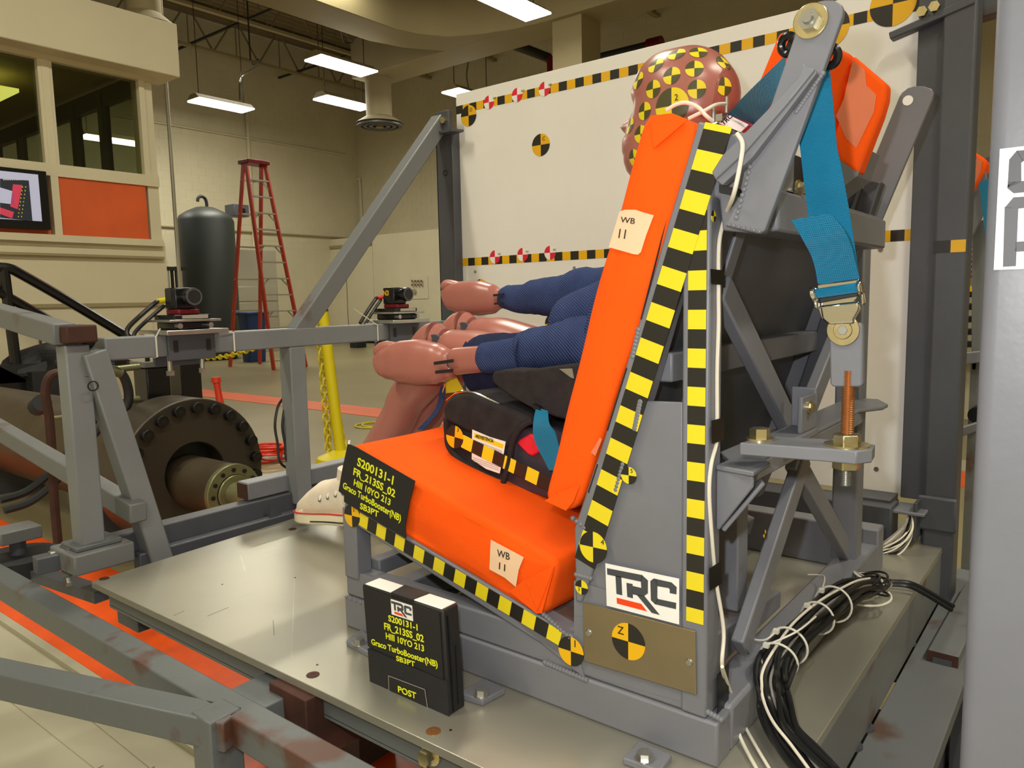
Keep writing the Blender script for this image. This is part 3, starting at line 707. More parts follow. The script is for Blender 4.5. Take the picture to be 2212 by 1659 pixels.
# ------------------------------------------------------------------ side frame in front of the deck edge (bottom left)
sf = thing('side_frame', 'rust-stained grey square-tube side frame at the bottom left', 'frame', UZ(560, 1545, -.05))
ZB = -.045
def P2(px, py, y): return UY(px, py, y)
b0, b1 = UY(70, 1270, -.26), UY(1000, 1800, -.26)
zb = (b0.z + UY(580, 1570, -.26).z) / 2
MB().box((-2.3, -.285, zb - .05), (.3, -.235, zb)).build('long_tube', 'steelr', sf, bevel=.003)
p0, p1 = UZ(-60, 1425, zb), UZ(505, 1545, zb)
MB().bar(p0 - V((0, 0, .025)), p1 - V((0, 0, .025)), .05, .05).build('diagonal_tube', 'steelr', sf, bevel=.003)
pt = UZ(528, 1505, zb + .002)
MB().box((pt.x - .028, -.318, ZF), (pt.x + .028, -.262, zb + .002)).build('vertical_post', 'steelr', sf, bevel=.003)
MB().box((-.72, -.25, zb - .051), (-.62, -.161, zb - .0015)).build('link_block', 'steelr', sf, bevel=.003)
# left end block and stubs
ef = thing('front_frame', 'grey square-tube camera frame standing across the front of the sled', 'frame', (-1.5, -.12, 0))
XF = -1.5; T = .055
pb, ptp = UX(190, 1180, XF), UX(160, 745, XF); y1 = (pb.y + ptp.y) / 2
MB().box((XF - T / 2, y1 - T / 2, pb.z), (XF + T / 2, y1 + T / 2, ptp.z)).build('post', 'steelp', ef, bevel=.004)
MB().bar(UX(196, 760, XF + .02), UX(345, 1215, XF + .02), T, T, up=(1, 0, 0)).build('diagonal_brace', 'steelp', ef, bevel=.004)
zbar = (UX(250, 757, XF).z + UX(900, 709, XF).z) / 2
yl, yr = UX(190, 760, XF).y, 1.17
MB().box((XF - T / 2 + .001, yl + T / 2 + .001, zbar - T / 2), (XF + T / 2 - .001, yr, zbar + T / 2)).build('camera_bar', 'steelp', ef, bevel=.004)
pm = UX(636, 850, XF); pmb = UX(625, 1010, XF)
MB().box((XF - T / 2, pm.y - T / 2, UX(628, 1090, XF).z), (XF + T / 2, pm.y + T / 2, zbar - T / 2)).build('middle_post', 'steelp', ef, bevel=.004)
MB().bar(UX(640, 722, XF), UX(952, 262, XF), T, T * .9, up=(1, 0, 0)).build('diagonal_brace', 'steelw', ef, bevel=.004)
c = UX(158, 722, XF); blk_ = MB().box(c - V((.04, .035, .02)), c + V((.05, .035, .022))).build('corner_block', 'rust', ef, bevel=.005)
MB().bar(UY(-40, 668, y1 - .02), UY(140, 722, y1 - .02), .05, .05).build('upper_strut', 'steelw', ef, bevel=.004)
q0, q1 = UY(-40, 905, y1 + .09), UY(300, 1108, y1 + .09)
MB().bar(q0, q1, .042, .05).build('lower_strut', 'steelw', ef, bevel=.004)
# low beams along Y under the posts
z0 = UX(500, 1115, XF + .03).z
zz = UX(440, 1135, XF).z
MB().box((XF - .05, y1 - .05, zz - .04), (XF + .0, 1.4, zz + .03)).build('sill_beam', 'steeld', ef, bevel=.004)
MB().box((XF + .0, y1 + .10, zz - .1), (XF + .035, 1.4, zz - .02)).build('sill_channel', 'steeld', ef, bevel=.004)
u0, u1 = UX(525, 1062, XF - .04), UX(738, 1010, XF - .04)
zu = (u0.z + u1.z) / 2
MB().box((XF - .07, u0.y, zu - .026), (XF - .015, 1.5, zu + .026)).build('upper_sill_tube', 'steel', ef, bevel=.004)
MB().box((XF - .069, u0.y - .001, zu - .022), (XF - .017, u0.y + .002, zu + .022)).build('rusty_tube_end', 'rust', ef)
MB().prism([UX(580, 1090, XF + .02), UX(660, 1150, XF + .02), UX(582, 1165, XF + .02)], (.008, 0, 0)).build('gusset', 'steeld', ef)
# base block
c0 = UX(165, 1185, XF); cb = MB()
MB().box((XF - .08, y1 - .06, c0.z - .05), (XF + .06, y1 + .08, c0.z)).build('base_block', 'steelw', ef, bevel=.005)
MB().box((XF - .05, y1 - .045, c0.z), (XF + .04, y1 + .06, c0.z + .012)).build('base_plate', 'steelr', ef, bevel=.003)
for yl_ in (.35, 1.0): MB().box((XF - .06, yl_, ZF), (XF + .02, yl_ + .1, zz - .04)).build('base_leg', 'steeld', ef)
MB().bar(UZ(75, 1222, c0.z - .03), UZ(150, 1205, c0.z - .03), .04, .04).build('stub_tube', 'steeld', ef, bevel=.003)
for px, py in ((118, 1199), (152, 1255)):
    c = UY(px, py, y1 - .06); e = MB(); hexbolt(e, c, (0, -1, .1), .012, .012); e.build('hex_bolt', 'zinc', ef)
c = UX(201, 834, XF + .052); text(ef, 'O', c - V((0, 0, .012)), (0, 1, 0), (0, 0, 1), .026, M['ink'], name='pen_mark'); text(ef, '~', c + V((.0, -.012, .02)), (0, 1, 0), (0, 0, 1), .01, M['ink'], name='pen_mark')
for (cx_, cy_, nm) in ((201, 834, 'diag'), (963, 374, 'post')): pass
# ------------------------------------------------------------------ cable ties round the bar
def tie(px, label, tail):
    p = UX(px, 735, XF); y = p.y; t = thing('cable_tie', label, 'cable tie', (XF, y, zbar))
    h = T / 2 + .002; e = MB()
    e.box((XF - h, y - .002, zbar - h), (XF + h, y + .002, zbar - h + .002)).box((XF - h, y - .002, zbar + h - .002), (XF + h, y + .002, zbar + h))
    e.box((XF + h - .002, y - .002, zbar - h), (XF + h, y + .002, zbar + h)).box((XF - h, y - .002, zbar - h), (XF - h + .002, y + .002, zbar + h)).build('band', 'tie', t)
    MB().tube([(XF + h, y, zbar + h * .8), UX(tail[0], tail[1], XF + h + .01)], .0018, 6).build('tail', 'tie', t)
tie(325, 'white cable tie with upright tail left of the left camera', (346, 710))
tie(493, 'white cable tie round the bar right of the left camera', (482, 716))
tie(804, 'white cable tie left of the right camera', (764, 667))
# ------------------------------------------------------------------ cameras
def camera_unit(cx, label, txt, plug, body, lens, sc=1.0):
    y = UX(cx, 720, XF).y; zt = zbar + T / 2
    t = thing('test_camera', label, 'camera', (XF, y, zt), 'onboard cameras')
    MB().box((XF - .075, y - .085, zt), (XF + .075, y + .085, zt + .012)).build('base_plate', 'zinc', t, bevel=.002)
    MB().box((XF - T / 2 - .012, y - .07, zt - T - .03), (XF - T / 2, y + .07, zt)).box((XF + T / 2, y - .065, zt - T - .012), (XF + T / 2 + .01, y + .065, zt)).build('clamp', 'steeld', t, bevel=.002)
    for s in (-.045, .045):
        MB().box((XF + T / 2 + .01, y + s - .006, zt - .045), (XF + T / 2 + .0115, y + s + .006, zt - .015)).build('slot', 'ink', t)
        MB().cyl((XF, y + s, zt - T - .05), (XF, y + s, zt - T - .0), .006, n=10).cyl((XF, y + s, zt - T - .052), (XF, y + s, zt - T - .04), .011, n=6).build('leveling_bolt', 'zinc', t)
    MB().box((XF - .045, y - .05, zt + .012), (XF + .045, y + .05, zt + .032)).build('tilt_stage', 'black', t, bevel=.004)
    for q in (-.042, .042): MB().cyl((XF + .045, y + q, zt + .022), (XF + .062, y + q, zt + .022), .007, n=12).build('stage_knob', 'zinc', t)
    MB().box((XF - .06, y - .07, zt + .032), (XF + .065, y + .07, zt + .038)).build('upper_plate', 'zinc', t, bevel=.001)
    MB().box((XF - .055, y - .05, zt + .038), (XF + .05, y + .05, zt + .050)).build('quick_plate', 'black', t, bevel=.002)
    MB().box((XF + .0505, y - .03, zt + .040), (XF + .053, y + .04, zt + .049)).build('silver_block', 'alum', t)
    MB().box((XF - .03, y - .03, zt + .050), (XF + .035, y + .028, zt + .064)).build('red_base', 'camr', t, bevel=.003)
    bt = zt + .064
    bo = MB().box((XF - .032, y - .030, bt), (XF + .022, y + .028, bt + .056)).build('body', 'black', t, bevel=.004)
    for q in range(3): MB().box((XF + .004 + q * .006, y - .0315, bt + .008), (XF + .007 + q * .006, y - .030, bt + .050)).build('cooling_fin', 'blackm', bo)
    L = MB().cyl((XF + .022, y, bt + .032), (XF + .045, y, bt + .032), .018, n=24).build('lens', 'black', t, bevel=.001)
    MB().cyl((XF + .045, y, bt + .032), (XF + .062, y, bt + .032), .023, n=28).build('lens_hood', 'black', t, bevel=.001)
    MB().ring((XF + .0622, y, bt + .032), (1, 0, 0), .017, .022, .001, 28).build('lens_ring', 'steeld', t)
    MB().cyl((XF + .0622, y, bt + .032), (XF + .063, y, bt + .032), .016, n=22).build('front_glass', 'ink', t)
    MB().tube([(XF - .034, y - .022, bt + .026), (XF - .062, y - .034, bt + .022)], .007, 10).build('plug', plug, t)
    if txt: text(bo, txt, (XF - .028, y - .0318, bt + .030), (1, 0, 0), (0, 0, 1), .017, M['yelo'], align='LEFT', bold=.03, name='camera_mark')
    return t, y, bt
t1, cy1, cb1 = camera_unit(398, 'left camera on the grey bar, yellow plug, in front of the dark tank', None, 'chain', None, None)
t2, cy2, cb2 = camera_unit(858, 'right camera on the grey bar, marked in yellow, with the red plug', 'N3', 'redp', None, None)
P = smooth_path([(XF - .062, cy1 - .034, cb1 + .022), UX(335, 655, XF - .05), UX(300, 685, XF - .06), UX(275, 712, XF - .05), UX(280, 735, XF - .04)], 6)
tag(MB().tube(P, .006, 8).tube([p + V((.01, .012, -.012)) for p in P], .005, 8).build('camera_cable', 'wireb', loc=P[0]), 'black twin cable curving down from the left camera', 'cable')
P = smooth_path([(XF - .062, cy2 - .034, cb2 + .022), UX(812, 645, XF - .05), UX(795, 670, XF - .05), UX(778, 698, XF - .04)], 6)
tag(MB().tube(P, .006, 8).tube([p + V((.008, .012, -.008)) for p in P], .005, 8).build('camera_cable', 'wireb', loc=P[0]), 'black twin cable curving down from the right camera', 'cable')
P = smooth_path([UX(x, y, XF - .04) for x, y in ((612, 860), (600, 880), (594, 920), (600, 960), (606, 1000), (640, 1018), (700, 1030), (745, 1035))], 5)
tag(MB().tube(P, .004, 6).tube([p + V((.02, .012, 0)) for p in P], .004, 6).build('frame_cable', 'wireb', loc=P[0]), 'thin black cables hanging beside the middle post of the front frame', 'cable')
# ------------------------------------------------------------------ BACKDROP BOARD
BY = 1.2; bx0, bx1, bz0, bz1 = -1.462, .03, -.646 + .745, .602 + .745
bd = thing('backdrop_board', 'large white backdrop board edged with black and yellow checker tape', 'board', (bx0, BY, bz0))
MB().box((bx0, BY, bz0), (bx1 + .1, BY + .012, bz1)).build('white_panel', 'board', bd, bevel=.001)
def tapeX(pa, pb, name='checker_tape', x1=None):
    A, B = UY(*pa, BY), UY(*pb, BY); d = (B - A); L = d.length; cell = .0318
    return A, B
# upper tape row: top/bottom edges at left (1030,218)-(?)
def row(xs, zc, h, n, start, cell=.0322, name='checker_tape'):
    return tape(bd, (xs, BY - .0002, zc - h / 2), (1, 0, 0), (0, 0, 1), (0, -1, 0), n, cell, h, start, name, ('yelo', 'blk'))
zl = UY(1021, 567, BY).z; za = UY(1930, 507, BY).z
xs = UY(1000 - 2.6, 567, BY).x
cell = (UY(1944, 505, BY).x - UY(1913.6, 508, BY).x); h = UY(1930, 495, BY).z - UY(1930, 519.5, BY).z
row(xs, (zl + za) / 2, h, int((bx1 + .03 - xs) / cell) + 1, 0, cell)
zu = UY(1300, 165, BY).z; zu2 = UY(1640, 91, BY).z
row(bx0, (zu + zu2) / 2, h, int((bx1 + .05 - bx0) / cell) + 1, 1, cell)
def btarget(px, py, r, t_, cols, flip=False, lb=None):
    c = UY(px, py, BY - .0015); return target(bd, c, (1, 0, 0), (0, 0, 1), r, lb, cols, flip, txt=(t_, .35, .35, .35) if t_ else None, n=12)
btarget(1012, 250, .036, 'D', ('yelo', 'blk'), lb='black and yellow round target with the letter D')
btarget(1168, 313, .036, 'C', ('yelo', 'blk'), lb='black and yellow round target with the letter C')
btarget(1929, 8, .052, None, ('yelo', 'blk'), True)
btarget(1790, 60, .05, None, ('yelo', 'blk'), True)
btarget(1038, 625, .036, None, ('yelo', 'blk'))
btarget(1196, 700, .036, None, ('yelo', 'blk'))
for px, py in ((1056, 221), (1117, 205), (1176, 192)):
    btarget(px, py, .023, None, ('white', 'red'), False, 'red and white round target on the upper tape')
    text(bd, 'N3', UY(px + 9, py - 6, BY - .002), (1, 0, 0), (0, 0, 1), .0075, M['ink'], align='LEFT', name='pen_mark')
for px, py in ((1069, 555), (1129, 550), (1188, 546)):
    btarget(px, py, .023, None, ('white', 'red'), False, 'red and white round target on the lower tape')
    text(bd, 'N1', UY(px + 7, py - 4, BY - .002), (1, 0, 0), (0, 0, 1), .0075, M['ink'], align='LEFT', name='pen_mark')
for px, py in ((1027, 587), (1241, 579), (1902, 539), (1893, 1013), (1165, 590), (1090, 583)):
    if px in (1165, 1090): continue
    c = UY(px, py, BY); MB().cyl(c, c + V((0, -.002, 0)), .006, n=14).box(c + V((-.004, -.0025, -.0007)), c + V((.004, -.002, .0007))).build('panel_screw', 'zinc', bd)
# board posts
lp = thing('board_post', 'grey channel post at the left edge of the white board', 'post', (-1.5, 1.17, 0))
pa, pb_ = UY(948, 300, 1.17), UY(986, 300, 1.17)
zb_ = zz
MB().box((-1.535, 1.165, zb_), (-1.452, 1.172, bz1 - .13)).build('front_flange', 'steeld', lp, bevel=.002)
MB().box((-1.458, 1.16, zb_), (-1.450, 1.20, bz1 - .13)).box((-1.535, 1.165, zb_), (-1.528, 1.24, bz1 - .13)).build('side_flange', 'steeld', lp, bevel=.002)
c = UY(965, 262, 1.15); MB().box(c - V((.045, .012, .04)), c + V((.02, .01, .035))).build('brace_cap', 'steeld', lp, bevel=.003)
e = MB(); hexbolt(e, c + V((.0, -.012, .0)), (0, -1, 0), .012, .012); e.cyl(c + V((-.015, -.012, -.004)), c + V((-.015, -.02, -.004)), .006); e.build('cap_bolt', 'gold', lp)
MB().prism([(c.x - .04, 1.12, c.z - .045), (c.x + .05, 1.12, c.z - .045), (c.x + .07, 1.16, c.z - .045), (c.x - .04, 1.18, c.z - .045)], (0, 0, .008)).build('lug', 'steeld', lp)
c = UY(962, 374, 1.163); text(lp, 'O', c - V((0, .001, .01)), (1, 0, .0), (0, 0, 1), .022, M['ink'], name='pen_mark'); text(lp, '1', c + V((0, -.001, .018)), (1, 0, .0), (0, 0, 1), .008, M['ink'], name='pen_mark')
rp = thing('board_post', 'dark steel double channel post at the right edge of the white board', 'post', (.09, 1.17, -.2))
yy = 1.165; x0, x1, x2 = .028, .083, .152
zf = -.17
MB().box((x0, yy, UY(1950, 1075, yy).z), (x1, yy + .008, 1.75)).build('left_flange', 'steeld', rp, bevel=.002)
MB().box((x1, yy - .03, zf), (x2, yy + .05, 1.75)).build('square_tube', 'steeld', rp, bevel=.007, seg=3)
MB().box((x1 - .006, yy - .004, zf), (x1, yy + .05, 1.75)).build('left_web', 'steeld', rp)
zt_ = UY(2036, 533, yy - .03).z
MB().box((x1 - .0006, yy - .0306, zt_ - .014), (x1 + .030, yy - .030, zt_ + .014)).box((x1 + .004, yy - .0308, zt_ - .014), (x1 + .034, yy - .0306, zt_ + .014)).build('black_tape', 'blk', rp)
MB().box((x1 + .036, yy - .0308, zt_ - .014), (x2 - .003, yy - .030, zt_ + .014)).build('amber_tape', 'yelo', rp)
c = UY(1985, 68, yy - .02); MB().bar(c - V((.06, 0, .0)), c + V((.11, .0, .04)), .03, .018).build('top_lug', 'steeld', rp, bevel=.003)
for px, py in ((1993, 28), (2020, 17)):
    c = UY(px, py, yy - .03); e = MB(); hexbolt(e, c, (0, -1, 0), .012, .015); e.build('hex_bolt', 'gold', rp)
a, b = UY(2075, 25, 1.3), UY(2260, -30, 1.3)
MB().bar(a, b, .05, .07).build('top_cross_tube', 'steelr', rp, bevel=.004)
c = UY(1950, 1092, yy - .02); MB().box((x0 - .06, yy - .09, c.z - .004), (x0 + .07, yy, c.z + .004)).build('cable_shelf', 'steel', rp, bevel=.002)
c = UY(1965, 1110, yy - .06); MB().box((x0 + .045, yy - .085, c.z - .06), (x0 + .053, yy, c.z + .035)).build('shelf_side', 'steeld', rp, bevel=.002)
MB().box((x1 - .01, yy - .042, c.z - .04), (x2 + .006, yy - .03, c.z + .045)).build('clamp_plate', 'steeld', rp, bevel=.006)
MB().box((x1 - .02, yy - .05, c.z - .01), (x1 - .005, yy - .04, c.z + .006)).build('clamp_bolt', 'zinc', rp)
MB().box((x1 - .07, yy - .06, zf - .06), (x2 + .03, yy + .07, zf)).build('post_foot', 'steelw', rp, bevel=.004)
# lower dark beams behind the bench
lb_ = thing('rear_crossbeam', 'dark grey sled beam seen between the bench braces below the white board', 'beam', (-.6, 1.1, 0))
MB().box((-1.4, 1.06, .0), (.03, 1.14, .10)).build('beam', 'steeld', lb_, bevel=.003)
MB().box((-1.3, 1.16, .0), (.02, 1.19, .09)).build('back_plate', 'steeld', lb_)
c = UY(1885, 1083, 1.15); MB().box((c.x - .06, 1.1, c.z - .03), (c.x + .05, 1.19, c.z + .02)).build('hanger_block', 'steeld', lb_)
# ------------------------------------------------------------------ PNEUMATIC CYLINDER
fx = -3.0
cc = UX(418, 1020, fx); fy, fz, R_ = cc.y + .012, cc.z - .008, .362
t = thing('pneumatic_cylinder', 'huge oily steel cylinder with a bolted round flange, left of the sled', 'cylinder', (fx - 1, fy, ZF))
MB().loft([((fx - 3.4, fy, fz), (0, 1, 0), (0, 0, 1), .27, .27, 2), ((fx - .25, fy, fz), (0, 1, 0), (0, 0, 1), .27, .27, 2)], n=48).build('barrel', 'pneu', t)
MB().ring((fx - .25, fy, fz), (1, 0, 0), .15, R_, .25, 64).build('flange', 'pneuf', t, bevel=.006)
nb = 22
for k in range(nb):
    a = 2 * math.pi * (k + .3) / nb; p = V((fx, fy + math.cos(a) * R_ * .88, fz + math.sin(a) * R_ * .88))
    bb = MB().cyl(p, p + V((.035, 0, 0)), .027, n=16).build('socket_bolt', 'black', t, bevel=.002)
    MB().cyl(p + V((.0352, 0, 0)), p + V((.036, 0, 0)), .011, n=6).build('hex_socket', 'ink', bb)
MB().cyl((fx - .3, fy, fz), (fx - .1, fy, fz), .16, n=40).build('bore', 'ink', t)
hb = .13
ho = MB().cyl((fx - .15, fy, fz - .05), (fx + .30, fy, fz - .05), hb, n=40).build('hub', 'pneu', t, bevel=.004)
MB().ring((fx + .30, fy, fz - .05), (1, 0, 0), .085, hb + .004, .03, 40).build('hub_ring', 'hub', t, bevel=.003)
MB().ring((fx + .33, fy, fz - .05), (1, 0, 0), .03, .085, .012, 40).build('inner_ring', 'hub', t, bevel=.003)
for k in range(12):
    a = 2 * math.pi * k / 12; p = V((fx + .331, fy + math.cos(a) * .108, fz - .05 + math.sin(a) * .108)); MB().cyl(p, p + V((.004, 0, 0)), .010, n=12).build('hub_bolt', 'ink', t)
MB().cyl((fx + .3, fy, fz - .05), (fx + 1.1, fy, fz - .05), .055, n=28).build('piston_rod', 'hub', t)
for x in (fx - .6, fx - 2.4): MB().box((x - .1, fy - .3, ZF), (x + .1, fy + .3, fz - .1)).build('cradle', 'steeld', t)
# black valve block on top
v0 = UX(338, 845, fx - .4); t = thing('hydraulic_valve', 'black hydraulic valve block standing on the big cylinder beside the bolted flange', 'valve', (fx - .4, v0.y, fz + .27))
a, b = UX(300, 785, fx - .4), UX(358, 872, fx - .4)
MB().box((fx - .47, a.y, fz + .26), (fx - .33, b.y, a.z - .02)).build('body', 'black', t, bevel=.008)
MB().box((fx - .49, a.y - .02, fz + .255), (fx - .31, b.y + .04, fz + .33)).build('foot', 'black', t, bevel=.004)
MB().box((fx - .48, a.y - .01, a.z - .02), (fx - .32, b.y + .02, a.z + .01)).build('top_flange', 'steelw', t, bevel=.003)
for s in (0, .06, .12): MB().cyl((fx - .35, a.y + s + .02, a.z + .01), (fx - .35, a.y + s + .02, a.z + .03), .012, n=8).build('flange_bolt', 'black', t)
P = smooth_path([UX(x, y, fx - .3) for x, y in ((215, 800), (250, 800), (268, 815), (278, 850), (272, 880), (252, 905))], 6)
MB().tube(P, .022, 12).build('hose', 'blackm', t)
MB().cyl(UX(208, 802, fx - .3), UX(300, 792, fx - .3), .016).cyl(UX(240, 800, fx - .3), UX(262, 806, fx - .3), .024).build('hose_fitting', 'hub', t)
MB().cyl(UX(232, 868, fx - .35), UX(300, 862, fx - .35), .018).build('hose_fitting', 'hub', t)
v1 = UX(404, 860, fx - .1); t = thing('black_post', 'black square post standing behind the bolted flange under the left camera', 'post', (fx - .5, v1.y, ZF))
MB().box((fx - .56, UX(382, 860, fx - .5).y, fz + .2), (fx - .44, UX(426, 860, fx - .5).y, UX(404, 770, fx - .5).z)).build('column', 'black', t, bevel=.004)
MB().box((fx - .62, v1.y - .1, fz + .2), (fx - .4, v1.y + .22, fz + .27)).build('foot', 'blackm', t)
# copper pipe hoop
P = smooth_path([UX(x, y, -2.2) for x, y in ((126, 1180), (117, 1080), (112, 980), (106, 900), (98, 850), (104, 818), (122, 806), (150, 812))], 6)
tag(MB().tube(P, .014, 10).build('brown_pipe', 'rust', loc=P[0]), 'rusty brown bent pipe rising in front of the big cylinder at the left', 'pipe')
P = smooth_path([UX(x, y, -2.4) for x, y in ((0, 1080), (60, 1060), (120, 1010), (160, 960), (210, 900))], 6)
tag(MB().tube(P, .014, 8).tube([p + V((.03, 0, -.03)) for p in P], .014, 8).build('black_hose', 'blackm', loc=P[0]), 'pair of black hoses crossing the big cylinder at the left edge', 'hose')
c = UX(80, 880, -2.45); t = thing('grease_valve', 'small round knob valve on the side of the big cylinder', 'valve', c)
MB().cyl(c, c + V((.05, 0, .02)), .03, n=16).build('knob', 'blackm', t); MB().tube([c, UX(105, 905, -2.5), UX(150, 900, -2.6)], .008, 8).build('stem', 'hub', t)
# dark discs low at left edge
c = UX(30, 1150, -1.9); t = thing('leveling_foot', 'dark round machine foot at the left edge beside the frame', 'machine foot', (c.x, c.y, ZF))
q = UX(40, 1196, -1.9); MB().cyl((q.x, q.y, q.z - .05), q, .10, n=32).build('disc', 'blackm', t, bevel=.004)
MB().cyl(q, q + V((0, 0, .05)), .02).build('stem', 'steeld', t); MB().box(q + V((-.05, -.05, .04)), q + V((.04, .05, .075))).build('cap', 'steelw', t, bevel=.003)
MB().bar((q.x, q.y, q.z - .04), (XF, y1 + .02, q.z - .04), .04, .03).build('support_arm', 'steeld', t)
# ------------------------------------------------------------------ stair handrail, black sheet
HX = -7.1
t = thing('stair_rail', 'black tubular stair handrail descending at the left', 'handrail', UX(30, 800, HX))
P = smooth_path([UX(x, y, HX) for x, y in ((-60, 576), (0, 578), (22, 581), (45, 592), (150, 652), (275, 727), (330, 760))], 4)
MB().tube(P, .045, 10).build('top_rail', 'black', t)
MB().tube([UX(-40, 610, HX), UX(0, 632, HX), UX(135, 708, HX), UX(200, 745, HX)], .042, 10).build('mid_rail', 'black', t)
MB().tube([UX(8, 580, HX), UX(36, 800, HX)], .045, 10).build('rail_post', 'black', t)
MB().bar(UX(-60, 812, HX), UX(180, 797, HX), .1, .16).build('tread_edge', 'blackm', t)
MB().bar(UX(-20, 810, HX), UX(100, 868, HX), .1, .18).build('stringer', 'black', t)
MB().bar(UX(90, 800, HX), UX(95, 865, HX), .3, .4, up=(1, 0, 0)).build('stair_side', 'blackm', t)
hx_ = UX(60, 860, HX); MB().box((HX - .05, hx_.y - .05, ZF), (HX + .05, hx_.y + .05, hx_.z)).build('stair_leg', 'blackm', t)
c = UX(150, 775, HX - .1); mb = MB(); N = 30; Mm = 12; vs = []
for i in range(Mm + 1):
    th = math.pi / 2 * i / Mm
    for k in range(N):
        a = 2 * math.pi * k / N; rr = 1 + .18 * math.sin(3 * a + 1) + .1 * math.sin(7 * a + i)
        vs.append(c + V((math.cos(a) * .35 * math.cos(th) * rr, math.sin(a) * .64 * math.cos(th) * rr, -.14 + .25 * math.sin(th) * (1 + .25 * math.sin(2 * a + .5 * i)))))
fs = [[i * N + k, i * N + (k + 1) % N, (i + 1) * N + (k + 1) % N, (i + 1) * N + k] for i in range(Mm) for k in range(N)]; fs.append(list(range(N))[::-1])
mb.add(vs, fs); tag(mb.build('black_sheet', 'cloth', loc=c), 'crumpled black plastic sheet heaped on the stair landing at the left', 'sheet')
# clutter of green fittings between office and tank
c = UX(372, 600, -9.5); t = thing('pipe_manifold', 'small green and silver pipework between the office corner and the tank', 'pipework', c)
for k in range(5): MB().cyl(c + V((0, -.12 + .06 * k, -.4)), c + V((0, -.12 + .06 * k, .1 + .05 * (k % 2))), .022, n=8).build('riser', ['tank', 'zinc', 'blackm'][k % 3], t)
MB().bar(c + V((0, -.2, .12)), c + V((0, .2, .12)), .08, .05).build('header', 'tank', t)
MB().box(c + V((-.1, -.1, -1.5)), c + V((.1, .1, -.4))).build('pump_stand', 'steeld', t)
# ================================================================== TEST BENCH
WB = .92      # width across the bench
bn = thing('test_bench', 'grey welded steel test bench carrying the orange cushions and checker tape', 'bench', (-.3, .46, 0))
def pp(pts, y=0.0): return [UY(a, b, y) for a, b in pts]
DY = V((0, 1, 0))
X0, X1 = -.703, .046
MB().box((X0, 0, 0), (X1 - .002, .045, .062)).build('side_base_tube', 'steel', bn, bevel=.004)
# upper sill plate of the side (the seam lies between the two)
MB().prism([V((-.70, .004, .0625)), V((-.70, .004, .112)), V((.027, .004, .112)), V((.027, .004, .0625))], (0, .036, 0)).build('side_sill', 'steel', bn, bevel=.004)
MB().box((X0, .86, 0), (X1, .91, .10)).build('far_base_tube', 'steel', bn, bevel=.004)
MB().box((X0, .045, .0), (X0 + .045, .86, .055)).build('front_base_tube', 'steel', bn, bevel=.004)
MB().box((-.012, .0455, .0), (.0445, .91, .066)).build('rear_base_tube', 'steel', bn, bevel=.006)
MB().box((-.30, .045, .0), (-.25, .86, .05)).build('middle_base_tube', 'steel', bn, bevel=.004)
# legs
xl, xr = UY(743, 1200).x, UY(771, 1200).x
for y, nm in ((0, 'front_leg'), (.70, 'front_leg')):
    MB().box((xl, y, .10 if y == 0 else .1), (xr, y + .036, .235)).build(nm, 'steel', bn, bevel=.003)
MB().bar((-.66, .04, .115), (-.66, .72, .115), .03, .03).build('front_cross_tube', 'steel', bn, bevel=.003)
# seat rail (inclined) and far copy
A, B = UY(745, 1080), UY(1236, 1374); dr_ = (B - A).normalized(); nr = V((dr_.z, 0, -dr_.x))
if nr.z > 0: nr = -nr
rl = .036
for y in (0, .70):
    MB().prism([A + DY * y, B + DY * y, B + nr * .042 + DY * y, A + nr * rl + DY * y], (0, .035, 0)).build('seat_rail', 'steel', bn, bevel=.003)
MB().prism([B + nr * .02 - dr_ * .13, B, B + V((.02, 0, -.06)), V((B.x - .10, 0, .112))], (0, .03, 0)).build('rail_gusset', 'steel', bn, bevel=.002)
# seat pan: sheet under the cushion
A2 = A + dr_ * .0 + V((0, .035, 0)); MB().prism([A2 + V((0, 0, -.006)), B + V((0, .035, -.006)), B + V((0, .72, -.006)), A2 + V((0, .685, -.006))], nr * .004).build('seat_pan', 'steelw', bn)
# rear pillar and inclined back post
px0, px1 = UY(1473, 700).x, UY(1524.5, 700).x + .001
ztop = UY(1520, 395).z + .03
MB().box((px0, .0005, .063), (px1 + .004, .04, ztop)).build('rear_pillar', 'steel', bn, bevel=.004, seg=3)
S0 = [(1508, 262), (1568, 274), (1526, 400), (1474, 578), (1440, 690), (1392, 858), (1308, 1115), (1280, 1232), (1256, 1302), (1243, 1300), (1240, 1140), (1305, 945), (1375, 712), (1467, 400)]
bp = MB().prism(pp(S0, -.0006), (0, .036, 0)).build('back_post', 'steel', bn, bevel=.003)
S0y = [p + DY * .70 for p in pp(S0)]
MB().prism(S0y, (0, .036, 0)).build('back_post', 'steel', bn, bevel=.003)
# weld beads along the cushion side: short raised strips
for (a, b) in (((1445, 455), (1385, 690)), ((1354, 795), (1312, 930)), ((1291, 1003), (1271, 1064))):
    MB().bar(UY(a[0] , a[1], -.001) , UY(b[0], b[1], -.001), .0014, .002, up=(0, 1, 0)).build('panel_slot', 'ink', bn)
wm = MB()
def bead(a, b, y=-.001, n=7, r=.0035):
    P, Q = UY(*a, y), UY(*b, y)
    for k in range(n): 
        c = P.lerp(Q, k / (n - 1)); wm.loft([(c + V((0, .003, 0)), (1, 0, 0), (0, 0, 1), r * 1.1, r * 1.1, 2), (c + V((0, -.0002, 0)), (1, 0, 0), (0, 0, 1), r * .95, r * .95, 2), (c + V((0, -.0013, 0)), (1, 0, 0), (0, 0, 1), r * .55, r * .55, 2), (c + V((0, -.0016, 0)) , (1, 0, 0), (0, 0, 1), .0004, .0004, 2)], n=8)
